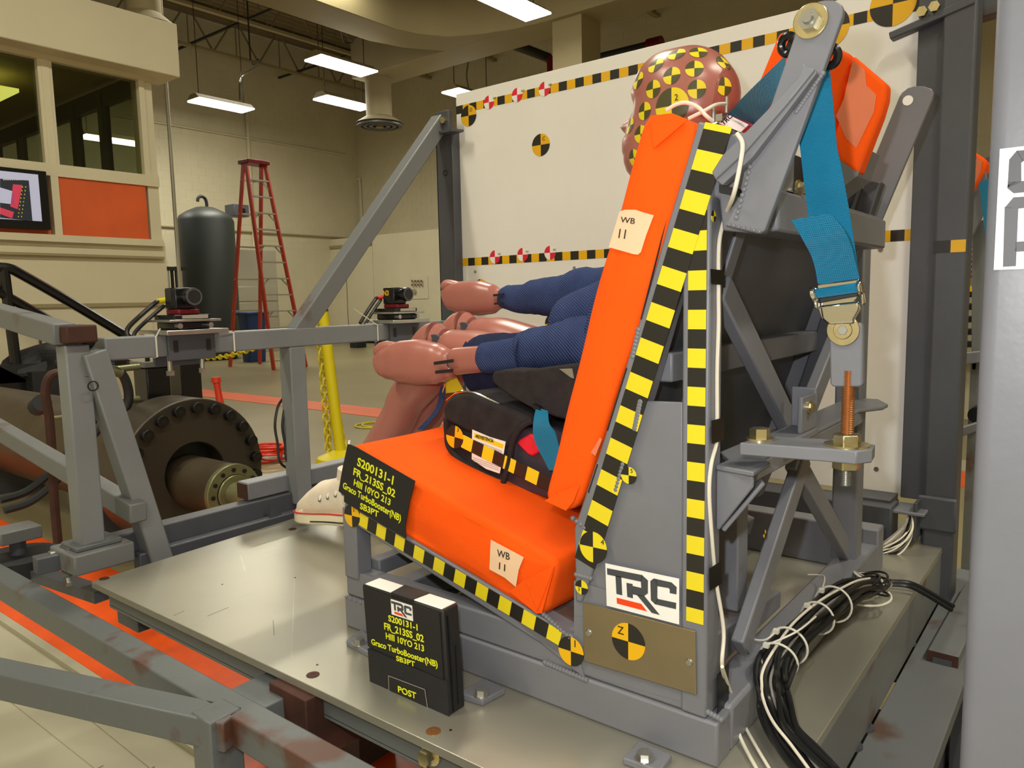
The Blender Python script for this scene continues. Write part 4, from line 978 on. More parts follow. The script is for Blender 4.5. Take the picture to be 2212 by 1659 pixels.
bead((1383, 868), (1371, 925), n=9, r=.005); bead((1345, 1003), (1330, 1058), n=8, r=.004); bead((1244, 1242), (1274, 1250), n=6); bead((1378, 712), (1366, 770), n=8)
bead((1173, 1328), (1230, 1378), n=10); bead((1176, 1432), (1265, 1470), n=14, r=.004); bead((747, 1290), (800, 1310), n=6); bead((1528, 1540), (1556, 1556), n=5)
bead((1236, 1120), (1262, 1140), n=4)
o = wm.build('weld_beads', 'steel', bn); o['kind'] = 'stuff'
# gusset panel
MB().prism(pp([(1390, 866), (1474, 869), (1474, 1345), (1256, 1300), (1285, 1215), (1310, 1115)], .006), (0, .006, 0)).build('side_panel', 'steel', bn, bevel=.0015)
MB().prism(pp([(1240, 1255), (1474, 1320), (1474, 1370), (1240, 1330)], .003), (0, .012, 0)).build('lower_panel', 'steel', bn)
MB().prism(pp([(1240, 1300), (1521, 1372), (1521, 1530), (1240, 1450)], .0035), (0, .012, 0)).build('base_panel', 'steel', bn)
# brass plate with screws and Z target
q = pp([(1258, 1301), (1502, 1364), (1504, 1502), (1262, 1428)], -.003)
br = MB().prism(q, (0, .0025, 0)).build('brass_plate', 'brass', bn, bevel=.0006)
for px, py in ((1272, 1367), (1489, 1431)):
    c = UY(px, py, -.003); MB().cyl(c, c + V((0, -.002, 0)), .0055, .004, 16).box(c + V((-.004, -.0024, -.0006)), c + V((.004, -.002, .0006))).build('screw', 'zinc', br)
c = UY(1357, 1386, -.0035); e = UY(1391, 1386, -.0035)
target(bn, c, (1, 0, 0), (0, 0, 1), (UY(1357, 1347, -.0035) - c).z, 'amber and black round target marked Z', ('yelo', 'blk'), True, txt=('Z', -.45, .3, .45), n=12)
# tapes
tp = -V(DY)
s0 = UY(1488, 456.9); # separator 1 left edge
cellv = .0254 * .9529
zs1 = UY(1488.8, 456.9).z; xt = UY(1486.5, 700).x; wt = UY(1525.5, 700).x - xt
tape(bn, (xt, -.0002, zs1 + cellv * 2.3), (0, 0, -1), (1, 0, 0), (0, -1, 0), 24, cellv, wt, 1, name='pillar_checker_tape') if False else None
# explicit: separators at zs1 - k*cell ; below s1 the block is black
mb = MB()
for k in range(-2, 22):
    top = zs1 - cellv * k; bot = top - cellv
    if k == -2: top = zs1 + cellv * 1.35
    if k == 21: bot = top - cellv * .8
    mb.prism([(xt, -.0002, top), (xt + wt, -.0002, top), (xt + wt, -.0002, bot), (xt, -.0002, bot)], (0, -.0005, 0), (k + 1) % 2)
mb.build('pillar_checker_tape', ['yel', 'blk'], bn, smooth=False)
# inclined tape : left edge from (1484,400) to (1274,1100)
a0, a1 = UY(1525, 264), UY(1274, 1100); d = (a1 - a0).normalized(); w_ = V((-d.z, 0, d.x))
if w_.x < 0: w_ = -w_
ws = (UY(1443, 671) - UY(1393, 652)).length
mb = MB(); L = (UY(1246, 1205) - a0).length; cs = .0254 * .955
# yellow block boundaries measured: black/yellow at (1457,458+) etc.
ph = (UY(1466, 450) - a0).dot(d) % cs
k = -1; s = ph - cs
while s < L - .002:
    e0, e1 = max(s, 0), min(s + cs, L); kk = round((s - (UY(1466, 450) - a0).dot(d)) / cs)
    if e1 > e0:
        p, q_ = a0 + d * e0, a0 + d * e1
        mb.prism([x_ + V((0, -.0011, 0)) for x_ in (p, q_, q_ + w_ * ws, p + w_ * ws)], (0, -.0006, 0), (kk + 1) % 2)
    s += cs
mb.build('back_checker_tape', ['yel', 'blk'], bn, smooth=False)
# seat rail tape
ra, rb = UY(760, 1096), UY(1205, 1358); d = (rb - ra).normalized(); w_ = V((d.z, 0, -d.x)); w_ = w_ if w_.z < 0 else -w_
tape(bn, ra + V((0, -.0009, 0)), d, w_, (0, -1, 0), int((rb - ra).length / .0245) + 1, .0242, .0242, 1, name='rail_checker_tape')
# targets on bench
def bt(px, py, r, lb, t_, cols=('yelo', 'blk'), flip=False, half=None): 
    return target(bn, UY(px, py, -.0024), (1, 0, 0), (0, 0, 1), r, lb, cols, flip, txt=t_, n=12, half=half)
bt(1233, 1407, .0222, 'amber and black round target marked 1', ('1', .35, .4, .5))
bt(1281, 1182, .0225, 'yellow and black round target marked 4', ('4', .7, .3, .35), ('yel', 'blk'))
bt(760, 1114, .0215, 'amber and black round target marked 2', ('2', .3, .4, .3))
bt(1256, 1269, .0107, 'small yellow and black target marked 3', ('3', -.4, -.55, .5), ('yel', 'blk'))
bt(1358, 1027, .0118, 'small yellow and black target marked 5', ('5', .4, .35, .5), ('yel', 'blk'))
c = UX(1542, 467, px1 + .0045); target(bn, c, (0, 1, 0), (0, 0, 1), .007, None, ('yel', 'blk'))
# logo sticker
logo(bn, pp([(1308, 1216.5), (1467.5, 1250), (1467.5, 1349), (1311, 1308)], -.0012), (0, -1, 0), label='white sticker with charcoal and orange lettering')
# rear X bracing in plane X ~ 0
bx = .012
def brace(a, b, w=.04, m='steel', x=bx, th=.02, nm='x_brace'): return MB().bar(UX(*a, x), UX(*b, x), th, w, up=(0, 0, 1)).build(nm, m, bn, bevel=.003)
brace((1555, 620), (1735, 985)); brace((1722, 940), (1838, 650), x=bx - .0015); brace((1735, 985), (1598, 1400), x=bx + .0015); brace((1712, 990), (1840, 1215), x=bx - .003)
rp_ = UX(1835, 1190, bx)
MB().box((-.02, rp_.y - .025, .06), (.03, rp_.y + .025, UX(1838, 480, bx).z)).build('far_rear_post', 'steel', bn, bevel=.004)
# seat back sheet (rear face, dark) between the posts
mb = MB(); s_ = [UY(1520, 262, .0) + V((.004, .04, 0)), UY(1248, 1150, .0) + V((.006, .04, 0))]
mb.prism([s_[0], s_[1], s_[1] + V((0, .70, 0)), s_[0] + V((0, .70, 0))], (.004, 0, .001))
mb.build('back_sheet', 'steeld', bn)
cz = UY(1420, 800, .0); dd = (s_[1] - s_[0]).normalized()
ctr = s_[0] + dd * ((cz.z - s_[0].z) / dd.z)
MB().box((ctr.x + .004, .04, ctr.z - .02), (ctr.x + .04, .70, ctr.z + .02)).build('back_cross_tube', 'steel', bn, bevel=.003)
# a second pair of lean bars inside
MB().bar(s_[0] + V((.03, .66, 0)), s_[1] + V((.06, .66, .0)), .03, .035, up=(0, 1, 0)).build('back_strut', 'steeld', bn, bevel=.003)
MB().bar(s_[0] + V((.02, .08, -.05)), s_[1] + V((.03, .12, .0)), .006, .03, up=(0, 1, 0)).build('back_strut', 'steel', bn, bevel=.002)
# vertical stubs and sloping plate low inside
for y0, y1 in ((.085, .13), (.20, .24)):
    MB().box((-.05, y0, .13), (-.01, y1, .33)).build('stub_post', 'steel', bn, bevel=.003)
MB().prism([(-.06, .06, .07), (-.06, .40, .07), (-.06, .40, .10), (-.06, .06, .13)], (.05, 0, 0)).build('stub_base', 'steel', bn, bevel=.003)
# belt anchor shelf (angle along Y)
SH = .40
p0 = V((.028, .02, SH)); 
MB().prism([(.029, .02, SH), (.082, .010, SH), (.080, .075, SH), (.060, .10, SH), (.060, .60, SH), (.088, .66, SH), (.088, .70, SH), (.057, .765, SH), (.0, .765, SH), (.0, .10, SH), (.029, .06, SH)], (0, 0, -.007)).build('anchor_shelf', 'steel', bn, bevel=.002)
MB().box((.052, .08, SH - .030), (.060, .64, SH - .007)).build('shelf_lip', 'steel', bn, bevel=.002)
MB().box((.012, .12, SH - .035), (.048, .70, SH - .009)).build('shelf_tube', 'steel', bn, bevel=.003)
# bracket gusset under the near end
MB().prism([(.030, .02, SH - .007), (.078, .02, SH - .007), (.078, .02, SH - .022), (.034, .02, SH - .085), (.030, .02, SH - .085)], (0, .006, 0)).build('shelf_gusset', 'steel', bn, bevel=.002)
MB().bar((.036, .028, SH - .085), (.080, .05, SH - .020), .02, .006).build('gusset_flange', 'steel', bn, bevel=.002)
for yy_ in (.60,):
    MB().box((.03, .19, SH), (.075, .30, SH + .012)).build('block', 'steel', bn, bevel=.003)
c = UX(1765, 888, .07)
c = V((.07, .262, .448)); MB().box((.065, c.y - .035, SH + .012), (.072, c.y + .03, c.z + .018)).box((.035, c.y + .03, SH + .012), (.072, c.y + .037, c.z + .025)).build('angle_tab', 'steel', bn, bevel=.002)
e = MB(); hexbolt(e, V((.072, c.y - .005, c.z)), (1, 0, 0), .007, .008); e.cyl((.072, c.y - .005, c.z), (.075, c.y - .005, c.z), .010); e.build('tab_bolt', 'gold', bn)
# feet tabs with bolts on the deck
for pl, bc in (([(985, 1508), (1042, 1526), (1092, 1500), (1050, 1478)], (1040, 1498)), ([(748, 1395), (795, 1420), (830, 1400), (780, 1370)], (775, 1388)), ([(1345, 1652), (1425, 1680), (1452, 1645), (1380, 1612)], (1392, 1636)), ([(1640, 1175), (1690, 1190), (1730, 1160), (1690, 1140)], (1680, 1165))):
    P = [UZ(x, y, .0) for x, y in pl]; tb = MB().prism(P, (0, 0, .010)).build('foot_tab', 'steel', bn, bevel=.002)
    c = UZ(*bc, .012); e = MB().cyl(c - V((0, 0, .002)), c, .013, n=20); hexbolt(e, c, (0, 0, 1), .010, .008); e.build('tab_bolt', 'zinc', tb)
# tiny yellow target on brace
c = UX(1652, 1153, bx + .012); target(bn, c, (0, 1, 0), (0, 0, 1), .006, None, ('yelo', 'blk'))
# ------------------------------------------------------------------ anchor arms and their bracket
ARY = .0
def armpoly(px, y): return [UY(a, b, y) for a, b in px]
arc = [(1722, 60), (1727, 40), (1737, 20), (1755, 6), (1780, 0), (1800, 0), (1815, 8), (1821, 20), (1819, 36)]
AP = arc + [(1760, 200), (1722, 307), (1652, 498), (1640, 505), (1563, 488), (1565, 476), (1600, 425), (1660, 245)]
AP = arc + [(1722, 307), (1652, 498), (1640, 505), (1563, 487), (1572, 475), (1598, 425), (1640, 300)]
am = MB().prism(armpoly(AP, -.012), (0, .010, 0)).build('near_anchor_arm', 'steel', bn, bevel=.0015); lab(am, 'broad near arm with rounded top')
am2 = [(1942, 210), (1948, 200), (1960, 190), (1975, 186), (1995, 186), (2012, 192), (2016, 200), (2013, 215), (1892, 504), (1872, 538), (1836, 520), (1840, 500), (1868, 390)]
yf = .80
fa = MB().prism(armpoly(am2, yf), (0, .012, 0)).build('far_anchor_arm', 'steel', bn, bevel=.0015); lab(fa, 'far arm with one open hole')
c = UY(1961, 217, yf - .0006); MB().ring(c, (0, -1, 0), .0, .0095, .0004, 20).build('bolt_hole', 'board', fa)
# diagonal flat stay
st = MB(); P, Q = UY(1760, 148, -.03), UY(1553, 385, -.03)
mm_ = [(1735, 138), (1760, 150), (1700, 225), (1610, 328), (1545, 388), (1537, 372), (1560, 335), (1650, 245), (1725, 165)]
MB().prism(armpoly(mm_, -.030), (0, .012, 0)).build('arm_stay', 'steel', bn, bevel=.0015)
mm2 = [(1760, 150), (1764, 158), (1625, 340), (1560, 400), (1545, 388), (1612, 328)]
MB().prism(armpoly(mm2, -.026), (0, .012, 0)).build('arm_stay_edge', 'steel', bn, bevel=.001)
wm = MB(); bead((1776, 128 + 30), (1720, 240), -.013, 14, .003); bead((1620, 360), (1590, 470), -.013, 10, .003); bead((1575, 485), (1640, 500), -.013, 7, .0025)
o = wm.build('arm_weld', 'steel', bn); o['kind'] = 'stuff'
MB().prism(armpoly([(1538, 300), (1600, 285), (1655, 300), (1640, 505), (1560, 498), (1553, 430), (1527, 420)], .012), (0, .03, 0)).build('arm_bracket', 'steel', bn, bevel=.003)
MB().prism(armpoly([(1553, 398), (1597, 408), (1594, 424), (1553, 415)], -.002), (0, .014, 0)).build('bracket_slot', 'ink', bn)
# big bolt and washer on the near arm
c = UY(1752, 46, -.0125); w = MB().cyl(c, c + V((0, -.003, 0)), .0185, n=36).build('zinc_washer', 'gold', bn, bevel=.0008)
e = MB(); hexbolt(e, c + V((0, -.003, 0)), (0, -1, 0), .0115, .008); e.cyl(c + V((0, -.011, 0)), c + V((0, -.016, 0)), .006, .005); e.build('anchor_bolt', 'zinc', w)
# upper cross box between the arms
ub = MB(); zc = UY(1700, 440, .1).z
g0, g1 = UX(1690, 430, .05), UX(1690, 500, .05)
MB().box((.045, .045, .692), (.095, .60, .742)).build('upper_cross_box', 'steel', bn, bevel=.004)
MB().box((.03, .10, .742), (.085, .58, .748)).build('upper_flange', 'steel', bn, bevel=.002)
MB().box((.078, .08, .742), (.085, .13, .80)).build('inner_tab', 'steel', bn, bevel=.002)
e = MB(); cc_ = UX(1727, 407, .09); hexbolt(e, cc_, (1, -.2, 0), .008, .009); e.cyl(cc_ - V((.003, 0, 0)), cc_, .011); e.build('inner_bolt', 'gold', bn)
MB().prism(armpoly([(1855, 385), (1872, 395), (1862, 440), (1840, 520), (1820, 510)], .72), (0, .05, 0)).build('far_bracket', 'steel', bn, bevel=.003)
# ------------------------------------------------------------------ head-height orange pad behind the near arm
t = thing('head_pad', 'orange covered pad with a strip of clear tape, behind the near anchor arm', 'pad', UY(1800, 380, .36))
py_ = .36
PH = [(1683, 64), (1800, 100), (1842, 118), (1915, 180), (1912, 215), (1902, 250), (1852, 376), (1815, 330), (1590, 240), (1625, 150)]
PH = [(1683, 64), (1800, 98), (1842, 118), (1816, 240), (1800, 330), (1600, 265)]
MB().prism([UY(a, b, py_) for a, b in PH], (0, .045, 0)).build('cover', 'orange', t, bevel=.010, seg=4)
PE = [(1842, 118), (1915, 180), (1913, 212), (1902, 250), (1853, 378), (1810, 345), (1800, 300), (1816, 240)]
MB().prism([UY(a, b, py_ - .004) for a, b in PE], (0, .035, 0)).build('end_fold', 'orange', t, bevel=.006, seg=3)
PT = [(1842, 130), (1868, 150), (1872, 185), (1893, 205), (1888, 240), (1850, 320), (1828, 300), (1806, 250), (1822, 215)]
MB().prism([UY(a, b, py_ - .0052) for a, b in PT], (0, .001, 0)).build('clear_tape', 'orangeT', t)
MB().prism([UY(a, b, py_ - .002) for a, b in ((1872, 320), (1852, 380), (1800, 420), (1812, 320))], (0, .08, 0)).build('pad_mount', 'steel', t)
# ------------------------------------------------------------------ cushions
def cushion(name, pts, y0, y1, r, label, cat, wr):
    # prism subdivided across Y with rounded end and wrinkles
    P = pp(pts, y0); n = len(P); c = sum(P, V((0, 0, 0))) / n
    # resample outline
    out = []; corner = []
    for i in range(n):
        a, b = P[i], P[(i + 1) % n]; m = max(2, int((b - a).length / .012))
        for k in range(m): out.append(a.lerp(b, k / m))
    for _ in range(2): out = [(out[i - 1] + out[i] * 2 + out[(i + 1) % len(out)]) / 4 for i in range(len(out))]
    N = len(out); cy = sum(out, V((0, 0, 0))) / N
    mb = MB(); vs = []; ys = []
    steps = [(0.0, .985, .0), (0, .99, .0), (.12, 1 - .012, 0)]
    lay = [(y0 + r * (1 - math.cos(a)), r * (1 - math.sin(a))) for a in [math.pi / 2 * k / 4 for k in range(5)]]
    M_ = 30
    lay += [(y0 + r + (y1 - y0 - 2 * r) * k / M_, 0) for k in range(1, M_)]
    lay += [(y1 - r * (1 - math.cos(a)), r * (1 - math.sin(a))) for a in [math.pi / 2 * k / 4 for k in range(4, -1, -1)]]
    for (y, ins) in lay:
        for i, p in enumerate(out):
            a, b = out[i - 1], out[(i + 1) % N]; tg = (b - a).normalized(); nn = V((tg.z, 0, -tg.x))
            if nn.dot(p - cy) < 0: nn = -nn
            q = V((p.x, y, p.z)) - nn * ins
            q += nn * wr * noise.noise(V((q.x * 9, y * 5, q.z * 9)))
            vs.append(q)
    # near end cap as a wrinkled fan
    L = len(lay)
    fs = [[i * N + k, i * N + (k + 1) % N, (i + 1) * N + (k + 1) % N, (i + 1) * N + k] for i in range(L - 1) for k in range(N)]
    base = len(vs)
    for j in range(1, 9):
        f_ = 1 - j / 9
        for k in range(N):
            e = vs[k]; q = V((cy.x, y0, cy.z)).lerp(V((e.x, y0, e.z)), f_); q.y += wr * 1.2 * noise.noise(V((q.x * 12, 3, q.z * 12))) - .003 * (1 - f_)
            vs.append(q)
    prev = 0
    for j in range(8):
        a = 0 if j == 0 else base + (j - 1) * N; b = base + j * N
        for k in range(N): fs.append([a + k, a + (k + 1) % N, b + (k + 1) % N, b + k])
    fs.append([base + 7 * N + k for k in range(N)]); fs.append([(L - 1) * N + k for k in range(N)])
    mb.add(vs, fs); bm_ = mb
    t = thing(name, label, cat, c)
    o = bm_.build('cover', 'orange', t, ang=70)
    import bmesh
    b = bmesh.new(); b.from_mesh(o.data); bmesh.ops.recalc_face_normals(b, faces=b.faces); b.to_mesh(o.data); b.free()
    return t
sc_ = cushion('seat_cushion', [(757, 956), (748, 1084), (1160, 1334), (1180, 1330), (1206, 1216)], 0.003, .735, .012, 'long orange fabric seat cushion on the bench, with a masking tape tag', 'cushion', .004)
bc_ = cushion('back_cushion', [(1392, 246), (1436, 240), (1505, 262), (1500, 300), (1375, 700), (1250, 1092), (1222, 1110), (1172, 1083), (1270, 680)], -.004, .735, .010, 'tall leaning orange back cushion with a masking tape tag near its top', 'cushion', .0025)
def fold(par, pts, y, d=.0022): 
    return MB().prism(pp(pts, y), (0, d, 0)).build('folded_flap', 'orange', par, bevel=.0009)
fold(bc_, [(1403, 250), (1412, 321), (1486, 258), (1450, 244)], -.0095)
fold(bc_, [(1175, 1082), (1212, 1062), (1252, 1048), (1238, 1085), (1222, 1104)], -.0095)
fold(sc_, [(1098, 1278), (1134, 1252), (1198, 1222), (1170, 1326), (1158, 1326)], -.0035)
fold(sc_, [(1134, 1252), (1196, 1224), (1160, 1322)], -.0055)
def tagp(par, pts, plane_y, lines):
    m = MB().prism(pp(pts, plane_y), (0, .0006, 0)).build('masking_tape_tag', 'mask', par, smooth=False)
    for s, a, b, tp_ in lines: textpx(m, s, a, b, tp_, ((0, plane_y - .0002, 0), (0, -1, 0)), M['ink'], 0)
tagp(bc_, [(1338, 457), (1350, 453), (1372, 453), (1390, 459), (1412, 465), (1395, 510), (1384, 545), (1378, 550), (1368, 549), (1315, 534)], -.0088, (('WB', (1340, 480), (1371, 484), (1341, 467)), ('11', (1336, 514), (1350, 516), (1340, 493))))
tagp(sc_, [(1060, 1166), (1131, 1204), (1120, 1232), (1114, 1268), (1090, 1248), (1057, 1230)], -.0042, (('WB', (1074, 1201), (1101, 1210), (1076, 1186)), ('11', (1078, 1229), (1091, 1234), (1080, 1214))))
MB().prism(pp([(1296, 945), (1300, 950), (1286, 985), (1276, 978)], -.0085), (0, .001, 0)).build('clear_tape_patch', 'orangeT', bc_)
# black label on the seat cushion
lbp = ((0, -.0075, 0), (0, -1, 0))
lb = MB().prism(pp([(751, 958), (770, 966), (896.5, 1039), (884, 1085), (875, 1135), (877, 1163), (830, 1136), (743, 1084), (743, 1070), (731, 1061), (740, 1010)], -.0075), (0, .0012, 0)).build('event_label', 'paper', sc_, smooth=False)
lab(lb, 'black paper label with yellow lettering')
MB().prism(pp([(752, 951), (756, 951), (755, 960), (751, 959)], -.0078), (0, .001, 0)).build('label_corner', 'white', sc_)
for s, a, b, tp_ in (('S200131-1', (771.6, 1004.9), (849, 1046.8), (774, 986.8)), ('FR_213SS_02', (763.4, 1024.8), (853, 1074.5), (765, 1009)), ('HIII 10YO 213', (764.3, 1047.4), (843, 1092), (766, 1034)),
                  ('Graco TurboBooster(NB)', (740.8, 1053.7), (865.6, 1127), (742, 1040)), ('SB3PT', (777.9, 1098), (817.7, 1117.5), (779, 1085))):
    textpx(lb, s, a, b, tp_, lbp, M['txt'], .022)
# ------------------------------------------------------------------ sign block standing on the deck
g0, g1 = UZ(801, 1471, 0), UZ(972, 1547, 0); g2 = UZ(1004, 1529, 0)
u = (g1 - g0).normalized(); dp = V((-u.y, u.x, 0)); dp = dp if dp.y > 0 else -dp
pln = (g0, dp)
q = [UP(786, 1262, g0, dp), UP(958, 1322, g0, dp)]
hh = (q[0].z + q[1].z) / 2; dpt = .034; W = (g1 - g0).length
uu = u; up_ = V((0, 0, 1))
def sb(s, z, d=0): return g0 + uu * s + up_ * z + dp * d
t = thing('sign_block', 'black wrapped upright sign block with yellow lettering standing on the deck', 'sign', g0 + uu * W / 2)
MB().prism([sb(0.004, 0), sb(W, 0), sb(W - .008, hh), sb(-.012, hh)], dp * dpt).build('core', 'paper', t, bevel=.003)
MB().prism([sb(-.006, hh, .002), sb(W - .012, hh, .002), sb(W - .012, hh, dpt - .001), sb(-.006, hh, dpt - .001)], (0, 0, .002)).build('white_top', 'white', t, bevel=.0008)
MB().prism([sb(W * .33, hh, -.001), sb(W * .60, hh, -.001), sb(W * .62, hh, dpt), sb(W * .30, hh, dpt)], (0, 0, .0032)).build('top_patch', 'paper', t)
MB().prism([sb(-.002, .060, -.0015), sb(W - .010, .055, -.0015), sb(W - .014, hh - .004, -.0015), sb(-.008, hh - .004, -.0015)], dp * .001).build('front_sheet', 'paper', t)
MB().prism([sb(0, -.0, -.002), sb(W, 0, -.002), sb(W - .002, .054, -.002), sb(-.002, .056, -.002)], dp * .002).build('rough_strip', 'blackm', t)
MB().bar(sb(W + .0005, .004, .008), sb(W - .006, hh - .01, .008), .002, .003).bar(sb(W + .0005, .01, .02), sb(W - .004, .1, .022), .002, .002).build('edge_crease', 'black', t)
fp = (g0 - dp * .0018, dp)
def PF(x, y): return UP(x, y, fp[0], dp)
lq = [PF(844.4, 1293.6), PF(890.5, 1308.5), PF(892.7, 1341.8), PF(846.6, 1326.7)]
logo(t, lq, -dp, label='small white sticker with charcoal and orange lettering')
Z2 = lambda x, y: (740 + x / 3.687, 1200 + y / 3.687)
for s, a, b, tp_ in (('S200131-1', (368, 520), (600, 597), (372, 472)), ('FR_213SS_02', (335, 585), (650, 690), (338, 532)), ('HIII 10YO 213', (348, 660), (652, 765), (350, 612)), ('Graco TurboBooster(NB)', (232, 705), (760, 890), (235, 660)), ('SB3PT', (430, 835), (580, 886), (435, 796))):
    textpx(t, s, Z2(*a), Z2(*b), Z2(*tp_), fp, M['txt'], .022)
pw_ = MB().prism([PF(*Z2(*p)) for p in ((370, 955), (660, 1065), (682, 1215), (375, 1085))], -dp * .0012).build('window_sleeve', 'paper', t)
for k in range(4):
    ps = [PF(*Z2(*p)) - dp * .0013 for p in ((370, 955), (660, 1065), (682, 1215), (375, 1085))]; MB().bar(ps[k], ps[(k + 1) % 4], .0012, .0006, up=dp).build('sleeve_edge', 'wireg', pw_)
textpx(t, 'POST', Z2(445, 1085), Z2(590, 1142), Z2(450, 1038), (g0 - dp * .0034, dp), M['txt'], .02)
# ------------------------------------------------------------------ belts
def s4(x, y): return (1540 + x / 3.292, y / 3.292)
# vertical run in front, from ring behind arm down to buckle
top_ = UY(*s4(820, 470), .03); 
wL = [(s4(790, 470)), (s4(860, 470))]
pL = [s4(740, 560), s4(610, 1010), s4(640, 1250), s4(680, 1540), (1768, 615)]
path = []; wd = []
for (l, r, y) in (((1757, 150), (1792, 148), .035), ((1747, 205), (1797, 200), .03), ((1735, 260), (1803, 262), .02), ((1727, 310), (1807, 315), .015), ((1735, 380), (1820, 375), .02), ((1741, 430), (1829, 425), .03), ((1748, 480), (1838, 478), .04), ((1758, 560), (1848, 545), .045), ((1766, 612), (1856, 602), .05)):
    a, b = UY(*l, y), UY(*r, y); path.append((a + b) / 2); wd.append(b - a)
mb = MB(); vs = []
for c, w in zip(path, wd): vs += [c - w / 2, c + w / 2, c + w / 2 + V((0, .0016, 0)), c - w / 2 + V((0, .0016, 0))]
n = len(path); fs = [[0, 1, 2, 3], [4 * n - 1, 4 * n - 2, 4 * n - 3, 4 * n - 4]] + [[4 * i + j, 4 * i + 4 + j, 4 * i + 4 + (j + 1) % 4, 4 * i + (j + 1) % 4] for i in range(n - 1) for j in range(4)]
bt_ = thing('shoulder_belt', 'bright teal webbing hanging from the near arm to a chrome buckle', 'seat belt', path[0])
mb.add(vs, fs).build('webbing', 'web', bt_)
def quadstrip(par, rows, m, name, th=.0016, sub=5):
    # rows of (leftpx, rightpx, y)
    Lp = smooth_path([UY(*r[0], r[2]) for r in rows], sub); Rp = smooth_path([UY(*r[1], r[2] if len(r) < 4 else r[3]) for r in rows], sub)
    vs = []
    for a, b in zip(Lp, Rp): vs += [a, b, b + V((0, th, 0)), a + V((0, th, 0))]
    n = len(Lp); fs = [[0, 1, 2, 3], [4 * n - 1, 4 * n - 2, 4 * n - 3, 4 * n - 4]] + [[4 * i + j, 4 * i + 4 + j, 4 * i + 4 + (j + 1) % 4, 4 * i + (j + 1) % 4] for i in range(n - 1) for j in range(4)]
    return MB().add(vs, fs).build(name, m, par)
quadstrip(bt_, [((1709, 475), (1794, 461), -.035), ((1735, 520), (1822, 495), -.02), ((1755, 560), (1840, 535), .01), ((1768, 614), (1856, 602), .042)], 'web', 'folded_tail')
for k, (x0_, y0_) in enumerate(((1772, 550), (1798, 547), (1825, 542))):
    pass
# belt run from ring to the dummy's shoulder
quadstrip(bt_, [((1698, 118), (1690, 175), .04), ((1640, 175), (1665, 225), .10), ((1600, 215), (1640, 262), .17), ((1578, 240), (1616, 275), .22), ((1540, 275), (1570, 320), .30)], 'web', 'shoulder_run')
# black guide rings
for px, py, a in ((1703, 97, -.25), (1793, 122, -.25)):
    c = UY(px, py, .02); MB().torus(c, (-.3, -1, a), .0095, .0048, 24, 10).build('guide_ring', 'black', bt_)
MB().bar(UY(1703, 97, .026), UY(1793, 122, .026), .010, .010).build('guide_bar', 'black', bt_)
# magenta clip label
cl = thing('belt_sensor', 'magenta framed belt force sensor with a small white sticker beside the head', 'sensor', UY(1590, 260, .20))
mp = [(1572, 247), (1628, 268), (1618, 275), (1590, 292), (1555, 280), (1553, 262)]
MB().prism([UY(a, b, .19) for a, b in mp], (0, .012, 0)).build('frame', 'pink', cl, bevel=.0015)
ql = [(1576, 249), (1617, 269), (1597, 288), (1553, 266)]
s_l = MB().prism([UY(a, b, .188) for a, b in ql], (0, .002, 0)).build('sticker', 'white', cl)
textpx(s_l, 'TRC', (1563, 272), (1583, 252), (1556, 265), ((0, .1875, 0), (0, -1, 0)), M['ink'], .03)
for k in range(3): 
    a, b = (1588 + k * 6 - 6, 258 + k * 4), (1608 + k * 3 - 4, 268 + k * 4)
    MB().bar(UY(*a, .1872), UY(*b, .1872), .0004, .001, up=(0, 1, 0)).build('print_line', 'wireg', s_l)
e = MB(); 
for px, py in ((1541, 246), (1569, 230)):
    c = UY(px, py + 14, .18); e.cyl(c, c + V((0, 0, .022)), .003, n=8)
e.box(UY(1545, 262, .18), UY(1572, 250, .20)); e.build('metal_hooks', 'zinc', cl)
# ------------------------------------------------------------------ chrome buckle, fork plate, threaded rod
ty_ = .06
bk = thing('belt_anchor', 'chrome belt fitting on a threaded rod with a gold washer, right of the bench', 'belt anchor', UY(1832, 1050, ty_))
def bb(pts, y, d, m, nm, bev=.001): return MB().prism([UY(a, b, y) for a, b in pts], (0, d, 0)).build(nm, m, bk, bevel=bev)
bb([(1765, 615), (1855, 603), (1857, 625), (1850, 645), (1835, 660), (1830, 685), (1775, 690), (1765, 660)], ty_ - .004, .004, 'chrome', 'buckle_plate')
bb([(1768, 637), (1853, 620), (1853, 640), (1770, 655)], ty_ - .006, .003, 'ink', 'buckle_slot')
P_, Q_ = UY(1764, 634, ty_ - .012), UY(1854, 621, ty_ - .012)
MB().cyl(P_, Q_, .0058, n=20).build('webbing_loop', 'web', bk)
MB().cyl(UY(1752, 638, ty_ - .012), UY(1765, 634, ty_ - .012), .0088, n=16).cyl(UY(1853, 622, ty_ - .012), UY(1864, 620, ty_ - .012), .0088, n=16).build('end_knobs', 'chrome', bk, bevel=.002)
bb([(1753, 645), (1766, 645), (1768, 668), (1757, 668)], ty_ - .014, .008, 'chrome', 'side_lug', .003); bb([(1856, 630), (1866, 628), (1870, 655), (1860, 662)], ty_ - .012, .008, 'chrome', 'side_lug', .003)
bb([(1770, 660), (1855, 650), (1858, 668), (1845, 690), (1846, 700), (1790, 702), (1775, 690)], ty_ - .008, .007, 'chrome', 'swivel', .003)
bb([(1791, 700), (1858, 697), (1862, 704), (1863, 832), (1856, 836), (1800, 836), (1793, 830)], ty_, .012, 'steel', 'fork_plate', .002)
c = UY(1822, 713, ty_ - .001); w = MB().cyl(c, c + V((0, -.003, 0)), .0185, n=36).build('gold_washer', 'gold', bk, bevel=.0008)
MB().cyl(c + V((0, -.003, 0)), c + V((0, -.0045, 0)), .011, .010, 24).build('bolt_head', 'gold', w)
MB().cyl(c + V((0, -.0045, 0)), c + V((0, -.005, 0)), .006, .0055, 6).build('hex_mark', 'zinc', w)
